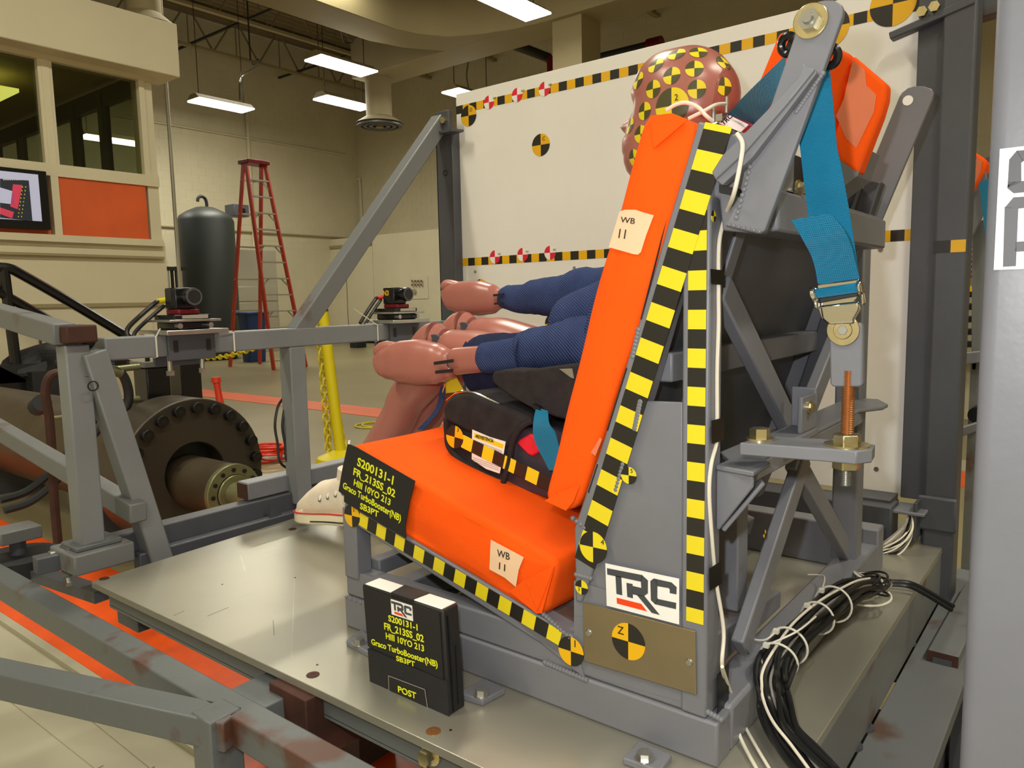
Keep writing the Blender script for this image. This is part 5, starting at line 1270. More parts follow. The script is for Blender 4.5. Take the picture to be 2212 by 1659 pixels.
xr_ = UY(1830, 940, ty_ + .006)
def rod(z0, z1, m, nm):
    pts = []; mb = MB(); k = 0; z = z0; secs = []
    while z < z1:
        r = .0078 if k % 2 else .0066; secs.append(((xr_.x, xr_.y, z), (1, 0, 0), (0, 1, 0), r, r, 2)); z += .0011; k += 1
    return mb.loft(secs, n=14).build(nm, m, bk, ang=20)
zA = UY(1830, 938, ty_).z
rod(zA, UY(1830, 800, ty_).z, 'copper', 'threaded_rod'); rod(UY(1832, 1052, ty_).z, zA, 'zinc', 'threaded_rod')
for (py, m_) in ((948, 'gold'), (997, 'gold')):
    c = UY(1832, py, ty_ + .006); e = MB().cyl((xr_.x, xr_.y, c.z - .009), (xr_.x, xr_.y, c.z + .006), .0165, n=6); e.build('hex_nut', m_, bk, bevel=.001)
c = UY(1832, 962, ty_ + .006); MB().cyl((xr_.x, xr_.y, c.z - .001), (xr_.x, xr_.y, c.z + .002), .026, n=28).build('flat_washer', 'gold', bk)
# clamp bar
zt__ = UY(1832, 963, ty_ + .006).z
cp = [UZ(x, y, zt__) for x, y in ((1597, 952), (1655, 937), (1735, 938), (1820, 950), (1868, 957), (1883, 964), (1881, 972), (1862, 974), (1760, 966), (1600, 962))]
cb_ = thing('clamp_bar', 'thick steel clamp bar with a hex bolt, holding the threaded rod', 'clamp', UZ(1740, 955, zt__ - .02))
cpx = [(-.0, 0)]
a_ = UZ(1604, 953, zt__); 
MB().prism([(a_.x - .0, a_.y - .01, zt__), (xr_.x - .01, xr_.y - .03, zt__), (xr_.x + .018, xr_.y - .028, zt__), (xr_.x + .03, xr_.y - .008, zt__), (xr_.x + .026, xr_.y + .025, zt__), (xr_.x - .04, xr_.y + .03, zt__), (a_.x + .02, a_.y + .05, zt__)], (0, 0, -.016)).build('bar', 'steel', cb_, bevel=.0015)
c = UZ(1641, 950, zt__); e = MB().cyl(c, c + V((0, 0, .003)), .018, n=24); e.build('washer', 'gold', cb_)
e = MB(); hexbolt(e, c + V((0, 0, .003)), (0, 0, 1), .0125, .012); e.build('hex_bolt', 'gold', cb_)
# ================================================================== BOOSTER SEAT
BN = .145
bs = thing('booster_seat', 'black fabric child booster seat with checker tape and a white warning sticker', 'booster seat', UY(1100, 1040, .4))
def pb(pts, y): return [UY(a, b, y) for a, b in pts]
MB().prism(pb([(962, 962), (985, 985), (1010, 1004), (1085, 1046), (1215, 1088), (1262, 1080), (1262, 960), (1190, 925), (1120, 925), (975, 905)], BN + .012), (0, .44, 0)).build('shell', 'bplas', bs, bevel=.006, seg=3)
sp_ = [(956, 893), (956, 880), (963, 868), (975, 857), (990, 850), (1008, 849), (1030, 854), (1060, 867), (1120, 893), (1152, 908), (1130, 920), (1112, 940), (1104, 965), (1098, 1000), (1088, 1046), (1075, 1040), (1010, 1004), (985, 985), (968, 968), (965, 950), (962, 915)]
pd = MB().prism(pb([(956, 893), (956, 880), (963, 868), (975, 857), (990, 850), (1008, 849), (1030, 854), (1060, 867), (1120, 893), (1152, 908), (1130, 920), (1112, 940), (1095, 970), (1000, 930), (960, 910)], BN - .002), (0, .465, 0)).build('seat_pad', 'bfab', bs, bevel=.009, seg=4)
MB().prism(pb([(962, 900), (1000, 925), (1105, 962), (1103, 990), (1088, 1046), (1070, 1037), (1010, 1003), (985, 985), (968, 966)], BN + .006), (0, .45, 0)).build('pad_skirt', 'bfab', bs, bevel=.006, seg=2)
P = smooth_path(pb([(965, 868), (978, 857), (992, 851), (1010, 850), (1035, 857), (1075, 876), (1118, 897)], BN + .006), 5)
MB().tube([p + V((0, 0, .0035)) for p in P], .0022, 8).build('silver_piping', 'chrome', bs)
P = smooth_path(pb([(1152, 908), (1130, 920), (1113, 942), (1105, 966), (1100, 1000), (1086, 1046)], BN - .001), 5)
MB().tube(P, .0055, 8).build('gathered_edge', 'bfab', bs)
P = smooth_path(pb([(964, 905), (966, 935), (969, 962), (985, 984), (1010, 1003), (1086, 1046)], BN + .004), 5)
MB().tube(P, .006, 8).build('gathered_edge', 'bfab', bs)
# armrests
ar = [(1060, 812), (1066, 803), (1090, 798), (1130, 800), (1200, 790), (1300, 780), (1300, 920), (1240, 912), (1200, 902), (1150, 884), (1110, 862), (1075, 838), (1062, 825)]
for dy, nm in ((0, 'armrest'), (.40, 'armrest')):
    Pq = [p + V((0, dy, 0)) for p in pb(ar, BN + .01)]
    MB().prism(Pq, (0, .055, 0)).build(nm, 'bfab', bs, bevel=.012, seg=4)
MB().prism(pb([(1208, 797), (1236, 796), (1240, 818), (1232, 815)], BN + .008), (0, .004, 0)).build('reflective_mesh', 'zinc', bs)
MB().prism(pb([(1150, 873), (1162, 878), (1170, 888), (1152, 884)], BN - .002), (0, .01, 0)).build('belt_hook', 'black', bs)
MB().prism(pb([(1116, 958), (1122, 949), (1146, 936), (1165, 950), (1165, 976), (1149, 986), (1140, 982)], BN + .004), (0, .012, 0)).build('red_belt_guide', 'red', bs, bevel=.003)
def btape(parent, pts, y, w, n, cell, name):
    pass
ta, tb = UY(1001, 939, BN - .004), UY(1178, 1026, BN - .004); d = (tb - ta).normalized(); w_ = V((d.z, 0, -d.x)); w_ = w_ if w_.z < 0 else -w_
tape(bs, ta, d, w_, (0, -1, 0), 8, (tb - ta).length / 7.5, .025, 0, 'booster_checker_tape')
MB().prism(pb([(1020, 928), (1058, 944), (1092, 954), (1087, 985), (1079, 1023), (1050, 1013), (1019, 992)], BN - .003), (0, .0008, 0)).build('warning_sticker', 'white', bs)
ws_ = MB().prism(pb([(1025, 935), (1055, 947), (1088, 960), (1086, 969), (1070, 963), (1024, 945)], BN - .0034), (0, .0004, 0)).build('yellow_banner', 'yel', bs)
textpx(bs, 'ADVERTENCIA', (1029.5, 945.5), (1066, 956), (1030, 938), ((0, BN - .0036, 0), (0, -1, 0)), M['ink'], .01)
text(bs, '\u25b2' if False else 'A', UY(1026, 944, BN - .0037), (1, 0, -.25), (.25, 0, 1), .006, M['ink'], align='LEFT')
for k in range(4):
    a, b = (1024, 951 + k * 3.4), (1084, 974 + k * 3.0); 
    if k < 2: MB().bar(UY(*a, BN - .0036), UY(*b, BN - .0036), .0003, .0008, up=(0, 1, 0)).build('fine_print', 'wireg', bs)
for k in range(3):
    a, b = (1022, 988 + k * 4), (1078, 1008 + k * 4); MB().bar(UY(*a, BN - .0036), UY(*b, BN - .0036), .0003, .0008, up=(0, 1, 0)).build('fine_print', 'wireg', bs)
c = UY(982, 944, BN - .005); target(bs, c, (1, 0, -.12), (.12, 0, 1), .0215, 'amber and black round target marked 3', ('yelo', 'blk'), txt=('3', .35, .55, .35), n=12)
# lap belt
lbt = thing('lap_belt', 'twisted teal lap belt webbing between the booster seat and the back cushion', 'seat belt', UY(1185, 1010, .17))
quadstrip(lbt, [((1158, 880), (1183, 888), .145), ((1152, 912), (1186, 915), .13), ((1152, 940), (1199, 935), .125), ((1160, 965), (1205, 955), .125), ((1174, 992), (1212, 985), .125), ((1186, 1016), (1215, 1015), .125)], 'web', 'webbing')
btarget(1226, 925, .036, None, ('yelo', 'blk'))
# ================================================================== CRASH TEST DUMMY
DYC = .40
dm = thing('crash_test_dummy', 'child crash test dummy in navy knit clothes seated on the booster, targets on its head', 'dummy', (-.27, DYC, .40))
# body under the clothes: torso + neck, continuous
MB().limb([(-.28, .40, .46), (-.25, .40, .55), (-.21, .40, .66), (-.19, .40, .74), (-.185, .40, .785), (-.19, .40, .84)], [(.10, .06), (.10, .06), (.11, .055), (.10, .05), (.05, .042), (.042, .045)], up=(1, 0, 0)).build('torso', 'skin', dm)
MB().limb([(-.30, .40, .42), (-.275, .40, .48), (-.24, .40, .57), (-.205, .40, .66), (-.185, .40, .74), (-.18, .40, .775)], [(.115, .09), (.12, .088), (.118, .078), (.13, .066), (.12, .06), (.055, .05)], up=(1, 0, 0), pw=2.3, n=40, wob=.02).build('shirt', 'shirt', dm)
# head
fpx = [(1500, 98), (1479, 99), (1443, 108), (1414, 121.5), (1396, 141), (1381, 161), (1370, 186.6), (1363.5, 213.7), (1367, 233.6), (1364, 250), (1361, 270), (1357, 285), (1352, 297), (1345, 311), (1346.5, 322), (1345, 329.5), (1349.6, 340), (1349, 352), (1356, 372), (1372, 392), (1400, 402)]
bpx = [(1500, 98), (1511, 98), (1540, 103), (1562, 112.5), (1580, 129), (1595, 148.6), (1604, 170), (1606, 190), (1604.6, 210), (1600, 232), (1590, 255), (1572, 275), (1555, 300), (1540, 330), (1530, 370), (1525, 410)]
F = [UY(a, b, DYC) for a, b in fpx]; B_ = [UY(a, b, DYC) for a, b in bpx]
def interp(L, z):
    L = sorted([(p.z, p.x) for p in L])
    if z <= L[0][0]: return L[0][1]
    for (z0, x0), (z1, x1) in zip(L, L[1:]):
        if z <= z1: return x0 + (x1 - x0) * (z - z0) / max(1e-6, z1 - z0)
    return L[-1][1]
ztop_ = F[0].z; zch = F[-1].z
N = 56; zs = [ztop_ - .0006 - (ztop_ - zch) * (1 - math.cos(math.pi / 2 * min(1, k / 30))) * .5 if k < 0 else 0 for k in range(1)]
zs = [ztop_ - (ztop_ - zch) * t for t in [.0008, .004, .01, .02, .035, .055, .08, .11, .14, .18, .22, .26, .30, .34, .38, .42, .45, .48, .51, .54, .57, .60, .63, .66, .69, .72, .75, .78, .81, .84, .87, .90, .93, .96, .985, 1.0]]
vs = []; HW = .076
zn = UY(1338.8, 279.7, DYC).z; zb0 = UY(1366, 240, DYC).z; zu0 = UY(1352, 291, DYC).z; xn = UY(1338.8, 279.7, DYC).x
for z in zs:
    xf, xb = interp(F, z), interp(B_, z); tt = (ztop_ - z) / (ztop_ - zch)
    w = HW * min(1, math.sqrt(max(0, 1 - (1 - min(tt / .36, 1)) ** 2.0))) * (1 - .30 * max(0, (tt - .5) / .5) ** 1.3)
    hm = (xb - xf) / 2 * .786; ad = math.sqrt(max(hm * hm * .3, hm * hm - (.618 * w * .72) ** 2)) / .786; sh = (xb - xf) / 2 - ad
    e_ = min(1, max(0, (tt - .42) / .16)); e_ = e_ * e_ * (3 - 2 * e_)
    xb -= sh; xf += sh * (1 - e_); cx_ = (xf + xb) / 2; a = (xb - xf) / 2
    for k in range(N):
        th = 2 * math.pi * k / N; ca, sa = math.cos(th), math.sin(th)
        x = cx_ + a * math.copysign(abs(ca) ** .95, ca); y = w * math.copysign(abs(sa) ** (.95 + (.55 * e_ if ca < 0 else 0)), sa)
        if ca < 0:     # face: nose, eye sockets
            nose = 0
            if zu0 - .002 < z < zb0: nose = (zb0 - z) / (zb0 - zn) if z > zn else max(0, (z - zu0 + .002) / (zn - zu0 + .002))
            hw_ = .012 + .011 * nose
            x -= (xf - xn) * nose * math.exp(-(y / hw_) ** 2) * 1.0
            ze = zb0 - .006; x += .008 * math.exp(-((abs(y) - .032) / .014) ** 2 - ((z - ze) / .011) ** 2)
        vs.append(V((x, DYC + y, z)))
fs = [[i * N + k, i * N + (k + 1) % N, (i + 1) * N + (k + 1) % N, (i + 1) * N + k] for i in range(len(zs) - 1) for k in range(N)]
fs += [list(range(N))[::-1], list(range((len(zs) - 1) * N, len(zs) * N))]
SA, SB = UY(1547, 108, .33), UY(1528, 240, .33)
def seamx(z): return SA.x + (SB.x - SA.x) * (z - SA.z) / (SB.z - SA.z)
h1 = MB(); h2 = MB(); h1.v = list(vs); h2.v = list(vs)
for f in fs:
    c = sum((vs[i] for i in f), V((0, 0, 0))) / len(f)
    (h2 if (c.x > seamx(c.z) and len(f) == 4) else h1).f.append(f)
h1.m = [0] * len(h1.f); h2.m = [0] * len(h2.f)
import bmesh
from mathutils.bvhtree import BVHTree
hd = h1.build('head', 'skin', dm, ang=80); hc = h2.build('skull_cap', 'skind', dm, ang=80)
for o in (hd, hc):
    b = bmesh.new(); b.from_mesh(o.data); bmesh.ops.delete(b, geom=[v for v in b.verts if not v.link_faces], context='VERTS'); bmesh.ops.recalc_face_normals(b, faces=b.faces)
    b.to_mesh(o.data); b.free()
bvh = BVHTree.FromPolygons(vs, fs)
# seam groove line
pts = []
for k in range(40):
    z = ztop_ - .004 - (ztop_ - .004 - SB.z + .03) * k / 39; x = seamx(z); hit = bvh.ray_cast(V((x, DYC - .3, z)), V((0, 1, 0)))
    if hit[0]: pts.append(hit[0])
MB().tube(pts, .0022, 6).build('cap_seam', 'skind', dm)
def head_target(px, py, r, t_=None, lb=None, up=None):
    h = bvh.ray_cast(CP, ray(px, py).normalized())
    if h[0] is None: return
    c, n = h[0], h[1]
    if n.dot(CP - c) < 0: n = -n
    v = V((0, 0, 1)) - n * n.z; v.normalize(); u = v.cross(n)
    mb = MB(); NR, NA = 5, 6
    for q in range(4):
        P = []
        for i in range(NR + 1):
            for k in range(NA + 1):
                a = (q + k / NA) * math.pi / 2; p = c + (u * math.cos(a) + v * math.sin(a)) * r * i / NR
                g_ = bvh.find_nearest(p); nn = g_[1] if g_[1].dot(n) > 0 else -g_[1]; P.append(g_[0] + nn * .0009)
        W_ = NA + 1; fs_ = [[i * W_ + k, (i + 1) * W_ + k, (i + 1) * W_ + k + 1, i * W_ + k + 1] for i in range(NR) for k in range(NA)]
        mb.add(P, fs_, q % 2)
    o = mb.build('target_disk', ['yel', 'grn'], dm)
    if t_: text(o, t_, c + n * .0025 + (u * .3 + v * .25) * r, u, v, r * .35, M['ink'], name='pen_mark')
for k, (px, py) in enumerate(((1416.5, 140.5), (1461.7, 116.4), (1508.7, 112.4), (1500, 148), (1451, 163.4), (1411, 192.4), (1505.5, 192.4), (1392.5, 240), (1563.4, 136), (1565, 186), (1384, 289.7), (1370, 341), (1378.5, 174), (1362, 271.6), (1599, 176))):
    head_target(px, py, .0152)
head_target(1451, 229, .030, '2')
for sy in (-1, 1):
    c = V((interp(F, zb0 - .006) + .035, DYC + sy * .030, zb0 - .006)); MB().loft([(c + V((0, 0, .012 * math.cos(a))), (1, 0, 0), (0, 1, 0), .012 * math.sin(a) + .0001, .012 * math.sin(a) + .0001, 2) for a in [math.pi * k / 8 for k in range(9)]], n=14).build('eye', 'skind', dm)
# mouth line
MB().tube([(interp(F, UY(1347, 321, DYC).z) - .0002 + abs(y) * .5, DYC + y, UY(1347, 321, DYC).z) for y in (-.012, 0, .012)], .0012, 6).build('mouth_line', 'skind', dm)
MB().tube([UY(1530, 275, .36), UY(1560, 262, .36)], .004).build('neck_stub', 'zinc', dm)
# arms
def hand(prof, y, nm, near=True, tilt=0):
    secs = []; up = V((0, 0, 1)); Pt = []
    for px, t_, b_ in prof:
        A_, B2 = UY(px, t_, y), UY(px, b_, y); Pt.append(((A_ + B2) / 2, (A_.z - B2.z) / 2))
    pts = [p for p, r in Pt]; rad = [(max(.006, r * .68), r) for p, r in Pt]
    mb = MB().limb(pts, rad, up=(0, 0, 1), n=28, pw=2.3, sub=4)
    # curled fingers on the inner side, thumb on top
    x0 = pts[0].x; z0 = pts[1].z; L = pts[-1].x - x0
    hh = Pt[len(Pt) // 2][1]
    for k in range(4):
        zf = pts[2].z + hh * (.62 - .42 * k); ln = [.052, .060, .056, .044][k]
        fx_ = x0 + .012 + .006 * abs(k - 1.5)
        s = 1 if near else -1
        mb.limb([(fx_ + .05, y + s * .018, zf), (fx_ + .008, y + s * .022, zf), (fx_ + .004, y + s * .040, zf - .001), (fx_ + .02, y + s * .052, zf - .002), (fx_ + .012 + ln * .7, y + s * .050, zf - .003)], [.0095, .0105, .010, .0095, .007], up=(0, 0, 1), n=12, sub=4)
    mb.limb([(pts[3].x, y + .006, pts[3].z + hh * .55), (pts[2].x - .004, y, pts[2].z + hh * .75), (pts[1].x, y - .004, pts[1].z + hh * .70), (pts[0].x + .004, y - .002, pts[0].z + hh * .55)], [.012, .0125, .0115, .008], up=(0, 0, 1), n=14, sub=4)
    o = mb.build(nm, 'skin', dm, ang=60)
    return o
hn = hand([(815, 778, 806), (822, 762, 814), (840, 748, 820), (870, 736, 827), (905, 733, 831), (940, 740, 830), (962, 752, 826), (976, 768, 818), (981, 775, 810)], .27, 'near_hand')
lab(hn, 'hand nearer the camera')
for a, b in (((938, 785), (979, 779)), ((941, 804), (978, 800))):
    MB().bar(UY(*a, .2375), UY(*b, .2365), .003, .0065, up=(0, 0, 1)).build('wrist_slot', 'ink', hn)
hf = hand([(960, 636, 655), (964, 622, 664), (975, 614, 670), (1000, 607, 678), (1035, 606, 682), (1062, 613, 679), (1080, 624, 668), (1090, 630, 660)], .53, 'far_hand')
for a, b in (((1066, 638), (1088, 636)), ((1068, 656), (1086, 655))):
    MB().bar(UY(*a, .5), UY(*b, .5), .003, .005, up=(0, 0, 1)).build('wrist_slot', 'ink', hf)
# forearm stub
MB().limb([UY(982, 782, .27), UY(992, 780, .27), UY(1040, 776, .268), UY(1056, 775, .267)], [(.022, .024), (.026, .0285), (.0245, .0275), (.021, .024)], up=(0, 0, 1), n=28, pw=2.6).build('forearm', 'skin', dm)
MB().cyl(UY(972, 786, .262), UY(990, 784, .262), .010).build('wrist_joint', 'steeld', dm)
MB().limb([UY(1078, 642, .53), UY(1130, 640, .53)], [(.02, .019), (.022, .021)], up=(0, 0, 1), n=20).build('forearm', 'skin', dm)
# sleeves
def sleeve(prof, nm):
    pts = []; rad = []
    for px, t_, b_, y in prof:
        A_, B2 = UY(px, t_, y), UY(px, b_, y); pts.append((A_ + B2) / 2); rad.append(((A_.z - B2.z) / 2 * .85, (A_.z - B2.z) / 2))
    return pts, rad
p_, r_ = sleeve([(1043, 740, 802, .268), (1062, 738, 808, .268), (1110, 730, 805, .266), (1138, 722, 803, .264)], '')
MB().limb(p_, r_, up=(0, 0, 1), n=36, pw=2.4, wob=.012).build('near_cuff', 'shirt', dm, ang=80)
p_, r_ = sleeve([(1134, 716, 804, .264), (1160, 706, 800, .262), (1192, 702, 800, .26), (1225, 690, 800, .255), (1262, 680, 798, .25)], '')
MB().limb(p_ + [V((-.27, .245, .53)), V((-.24, .25, .60)), V((-.20, .26, .68)), V((-.18, .30, .74))], r_ + [(.045, .05), (.045, .05), (.052, .056), (.05, .05)], up=(0, 0, 1), n=36, wob=.02).build('near_sleeve', 'shirt', dm, ang=80)
# bulge of cloth at the elbow
MB().limb([UY(1222, 742, .28), UY(1222, 700, .285), UY(1246, 678, .29), UY(1335, 660, .30)], [(.030, .024), (.038, .034), (.042, .040), (.055, .055)], up=(0, 0, 1), n=28, wob=.02).build('sleeve_fold', 'shirt', dm, ang=80)
p_, r_ = sleeve([(1083, 617, 652, .53), (1095, 615, 668, .53), (1130, 614, 678, .53), (1158, 603, 680, .53), (1190, 598, 684, .53), (1225, 592, 690, .53), (1260, 577, 684, .53), (1300, 577, 680, .53)], '')
MB().limb(p_ + [V((-.34, .52, .655)), V((-.21, .50, .71))], r_ + [(.045, .045), (.05, .05)], up=(0, 0, 1), n=36, wob=.02).build('far_sleeve', 'shirt', dm, ang=80)
# legs : thighs (vinyl) with knee flesh, shins, shorts
def leg(y, kpx, spx, foot, near):
    k0 = UY(*kpx, y)
    thigh = MB().limb([(-.33, y, .46), (-.50, y, .475), (k0.x + .12, y, k0.z - .025), (k0.x + .045, y, k0.z - .010), (k0.x + .018, y, k0.z - .012)], [(.065, .065), (.058, .062), (.050, .054), (.044, .042), (.034, .03)], up=(0, 0, 1), n=30)
    thigh.build('thigh', 'skin', dm)
    a, b = [UY(*q, y) for q in spx]
    d = (b - a).normalized()
    MB().limb([(k0.x + .010, y, k0.z + .004), (k0.x - .020, y, k0.z + .006), (k0.x - .042, y, k0.z - .022), (k0.x - .048, y, k0.z - .07), a, b, foot], [(.026, .03), (.040, .042), (.043, .048), (.044, .050), (.043, .047), (.040, .044), (.026, .028)], up=(1, 0, 0), n=30).build('lower_leg', 'skin', dm)
    MB().cyl((k0.x + .008, y - .030, k0.z - .002), (k0.x + .008, y + .030, k0.z - .002), .024, n=20).build('knee_joint', 'steeld', dm)
    return k0
ft1 = V((-1.10, .34, .135)); ft2 = V((-1.10, .48, .135))
k1 = leg(.345, (952, 742), ((880, 860), (850, 920)), ft1, True)
k2 = leg(.47, (1012, 715), ((938, 860), (920, 900)), ft2, False)
c = UY(1018, 706, .40)
for y in (.345, .47):
    MB().limb([(-.32, y, .465), (-.42, y, .47), (-.52, y, .475), (-.60, y, .48), (-.645, y, .478)], [(.085, .08), (.078, .078), (.07, .072), (.064, .066), (.060, .062)], up=(0, 0, 1), n=34, wob=.02, pw=2.4).build('shorts_leg', 'shorts', dm, ang=80)
MB().limb([(-.24, .40, .47), (-.30, .40, .46), (-.37, .40, .465)], [(.13, .085), (.14, .085), (.13, .08)], up=(0, 0, 1), n=34, pw=2.6).build('shorts', 'shorts', dm)
MB().torus(UY(1141, 763, .264), (-1, 0, 0), .0385, .0022, 30, 6).build('cuff_seam', 'shorts', dm)
MB().prism(pb([(963, 812), (985, 815), (1002, 845), (962, 850)], .30), (0, .003, 0)).build('knee_target', 'yel', dm, bevel=.001)
quadstrip(dm, [((951, 835), (962, 830), .30), ((945, 870), (957, 868), .29), ((932, 895), (944, 895), .29), ((900, 928), (915, 928), .29)], 'shirt', 'denim_strap')
MB().tube([UY(962, 828, .297), UY(957, 845, .297), UY(959, 862, .297)], .0022, 6).build('strap_clip', 'gold', dm)
# shoes
def shoe(ft, label=None):
    t = MB(); x0 = ft.x; y = ft.y
    base = .022
    secs_ = []
    L = [(.055, .020, .030, 0), (.045, .034, .055, 0), (.01, .036, .060, 0), (-.04, .037, .050, 0), (-.09, .041, .047, 0), (-.13, .043, .036, 0), (-.165, .040, .024, 0), (-.185, .026, .014, 0), (-.192, .008, .008, 0)]
    for dx, ry, rz, _ in L: secs_.append(((x0 + dx, y, base + .018 + rz), (0, 1, 0), (0, 0, 1), ry, rz, 2.4))
    up_ = MB().loft(secs_, n=28).limb([(x0 + .012, y, .09), (x0 + .012, y, .135), (x0 + .018, y, .165)], [(.034, .045), (.030, .038), (.032, .036)], up=(1, 0, 0), n=24)
    s = up_.build('shoe', 'canvas', dm, ang=60)
    so = []
    out = [(.062, 0), (.055, .026), (.02, .038), (-.04, .038), (-.10, .045), (-.15, .045), (-.185, .034), (-.202, .014), (-.206, 0)]
    poly = [V((x0 + a, y + b, base)) for a, b in out] + [V((x0 + a, y - b, base)) for a, b in out[-2:0:-1]]
    MB().prism(poly, (0, 0, .030)).build('sole', 'rubber', s, bevel=.006, seg=3)
    toe = [((x0 - .135 - .066 * math.sin(a), y, base + .030), (0, 1, 0), (0, 0, 1), .043 * math.cos(a) + .002, .026 * math.cos(a) + .001, 2) for a in [math.pi / 2 * k / 6 for k in range(7)]]
    MB().loft(toe, n=24).build('toe_cap', 'rubber', s)
    pl_ = [V((x0 + a, y - b - .001, base + .031)) for a, b in out[:-1]]
    MB().tube(smooth_path(pl_, 4), .0018, 6).build('red_piping', 'red', s)
    pl_ = [V((x0 + a, y - b - .0012, base + .010)) for a, b in out[1:5]]
    MB().tube(smooth_path(pl_, 4), .0018, 6).build('dark_stripe', 'blk', s)
    for k in range(0):
        xk = x0 - .095 + .026 * k; zk = base + .060 + .012 * k
        MB().ring((xk, y - .034 + .0015 * k, zk), (-.1, -1, .45), .0028, .0052, .0016, 14).build('eyelet', 'zinc', s)
        MB().tube(smooth_path([(xk, y - .034, zk), (xk, y - .022, zk + .018), (xk + .004, y + .01, zk + .026)], 3), .003, 6).build('lace', 'white', s)
    for ob in [s] + list(s.children):
        for v in ob.data.vertices: v.co.z += (v.co.x + WO[s.name].x - (x0 - .2)) * .12 + .004
    return s
s = shoe(ft1)
lab(s, 'cream canvas shoe with red piping'); shoe(ft2)
sb_ = BVHTree.FromPolygons([v.co + WO[s.name] for v in s.data.vertices], [list(p.vertices) for p in s.data.polygons])
for px, py in ((691, 1080), (708, 1075), (725, 1070), (741, 1066)):
    h = sb_.ray_cast(CP, ray(px, py).normalized())
    if h[0] is None: continue
    n = h[1] if h[1].dot(CP - h[0]) > 0 else -h[1]
    MB().ring(h[0], n, .0028, .0055, .0018, 16).build('eyelet', 'zinc', s)
    MB().tube(smooth_path([h[0] + n * .001, h[0] + n * .004 + V((.002, .008, .012)), h[0] + V((.003, .022, .024))], 4), .0036, 6).build('lace', 'white', s)
# ================================================================== CABLES
cb = thing('cable_bundle', 'thick bundle of black cables zip-tied along the rear base tube of the bench', 'cable', UZ(1750, 1400, .01))
main = [(1878, 1268, .05), (1845, 1275, .075), (1800, 1305, .09), (1755, 1345, .092), (1712, 1385, .092), (1682, 1425, .088), (1668, 1470, .072), (1672, 1520, .045), (1692, 1580, .03), (1730, 1630, .025), (1785, 1690, .025)]
mp_ = smooth_path([UZ(x, y, z) for x, y, z in main], 8)
for k in range(15):
    a = 2 * math.pi * (k % 8) / 8; rr = .016 if k < 8 else .008; ph = random.uniform(0, 6)
    P = []
    for i, p in enumerate(mp_):
        d = (mp_[min(i + 1, len(mp_) - 1)] - mp_[max(i - 1, 0)]).normalized(); s = V((-d.y, d.x, 0)).normalized()
        q = p + s * (rr * 1.3 * math.cos(a + i * .012) + .004 * math.sin(i * .2 + ph)) + V((0, 0, max(-.025, rr * math.sin(a + i * .012) * .9) + .003))
        P.append(q)
    kind = 'wireb' if k not in (2, 5, 9) else ('wire' if k != 9 else 'wireg')
    MB().tube(P, .0042 if kind == 'wireb' else .0022, 7).build('cable', kind, cb)
def bundle(name, label, pts, n, spread, cols, r=.0022):
    t = thing(name, label, 'cable', pts[0]); mpp = smooth_path(pts, 7)
    for k in range(n):
        o1, o2, ph = random.uniform(-1, 1), random.uniform(-1, 1), random.uniform(0, 6)
        P = [p + V((o1 * .7, o1 * .3, o2)) * spread * math.sin(math.pi * min(1, (i + 2) / (len(mpp) + 2))) + V((0, 0, .003 * math.sin(i * .3 + ph))) for i, p in enumerate(mpp)]
        MB().tube(P, r, 6).build('wire', cols[k % len(cols)], t)
    return t
bundle('wire_bundle', 'fan of thin cream and black wires sweeping from the post clamp to the bench corner', [UY(1965, 1118, 1.09), UY(1958, 1150, 1.05), UY(1930, 1182, 1.02), UY(1890, 1198, 1.0), UY(1855, 1200, .97)], 20, .022, ['wire', 'wireb', 'wireg', 'wire', 'wireb'])
cl_ = thing('wire_coil', 'tangled coil of wires on the deck behind the rear corner of the bench', 'cable', UZ(1870, 1285, .01))
c0_ = UZ(1862, 1268, .045)
for k in range(15):
    c = c0_ + V((random.uniform(-.012, .012), random.uniform(-.03, .03), random.uniform(-.014, .014))); nr_ = V((random.uniform(-.4, .4), random.uniform(-.4, .4), 1)).normalized()
    MB().torus(c, nr_, .035 + random.uniform(-.01, .012), .0022, 26, 6).build('wire_loop', ['wireg', 'wireb', 'wire', 'wireb'][k % 4], cl_)
P = smooth_path([UZ(x, y, .015) for x, y in ((1880, 1245), (1920, 1255), (1975, 1262))] + [UZ(2060, 1310, .0)], 6)
tag(MB().tube([p + V((0, 0, .0)) for p in P], .0045, 8).tube([p + V((.0, -.022, .0)) for p in P], .0045, 8).build('black_cable', 'wireb', loc=P[0]), 'two black cables running from the wire coil past the foot of the right post', 'cable')
def ziptie(pts, tail, label, z, r=.03):
    c = V(pts)
    t = thing('zip_tie', label, 'cable tie', c)
    i = min(range(len(mp_)), key=lambda j: (mp_[j] - c).length); d = (mp_[min(i + 1, len(mp_) - 1)] - mp_[i - 1]).normalized()
    MB().torus(mp_[i] + V((0, 0, .0)), d, r, .0018, 28, 6).build('loop', 'tie', t)
    hd_ = mp_[i] + V((-.6, -.3, .8)).normalized() * r
    MB().box(hd_ - V((.004, .004, .003)), hd_ + V((.004, .004, .003))).build('tie_head', 'tie', t)
    MB().tube(smooth_path([hd_] + [UZ(*q) for q in tail], 5), .0015, 6).build('tail', 'tie', t)
ziptie(UZ(1800, 1305, .09), [(1780, 1245, .09), (1745, 1241, .08)], 'white cable tie on the black bundle nearest the wire coil, with a looping tail', 0)
ziptie(UZ(1765, 1337, .09), [(1790, 1310, .08)], 'white cable tie round the middle of the black cable bundle', 0, .026)
ziptie(UZ(1700, 1398, .09), [(1650, 1383, .10), (1600, 1376, .09)], 'white cable tie on the black bundle with a tail pointing left to the brace', 0, .028)
ziptie(UZ(1682, 1425, .088), [(1720, 1365, .13), (1762, 1332, .13)], 'white cable tie on the black bundle with a long tail pointing up right', 0, .027)
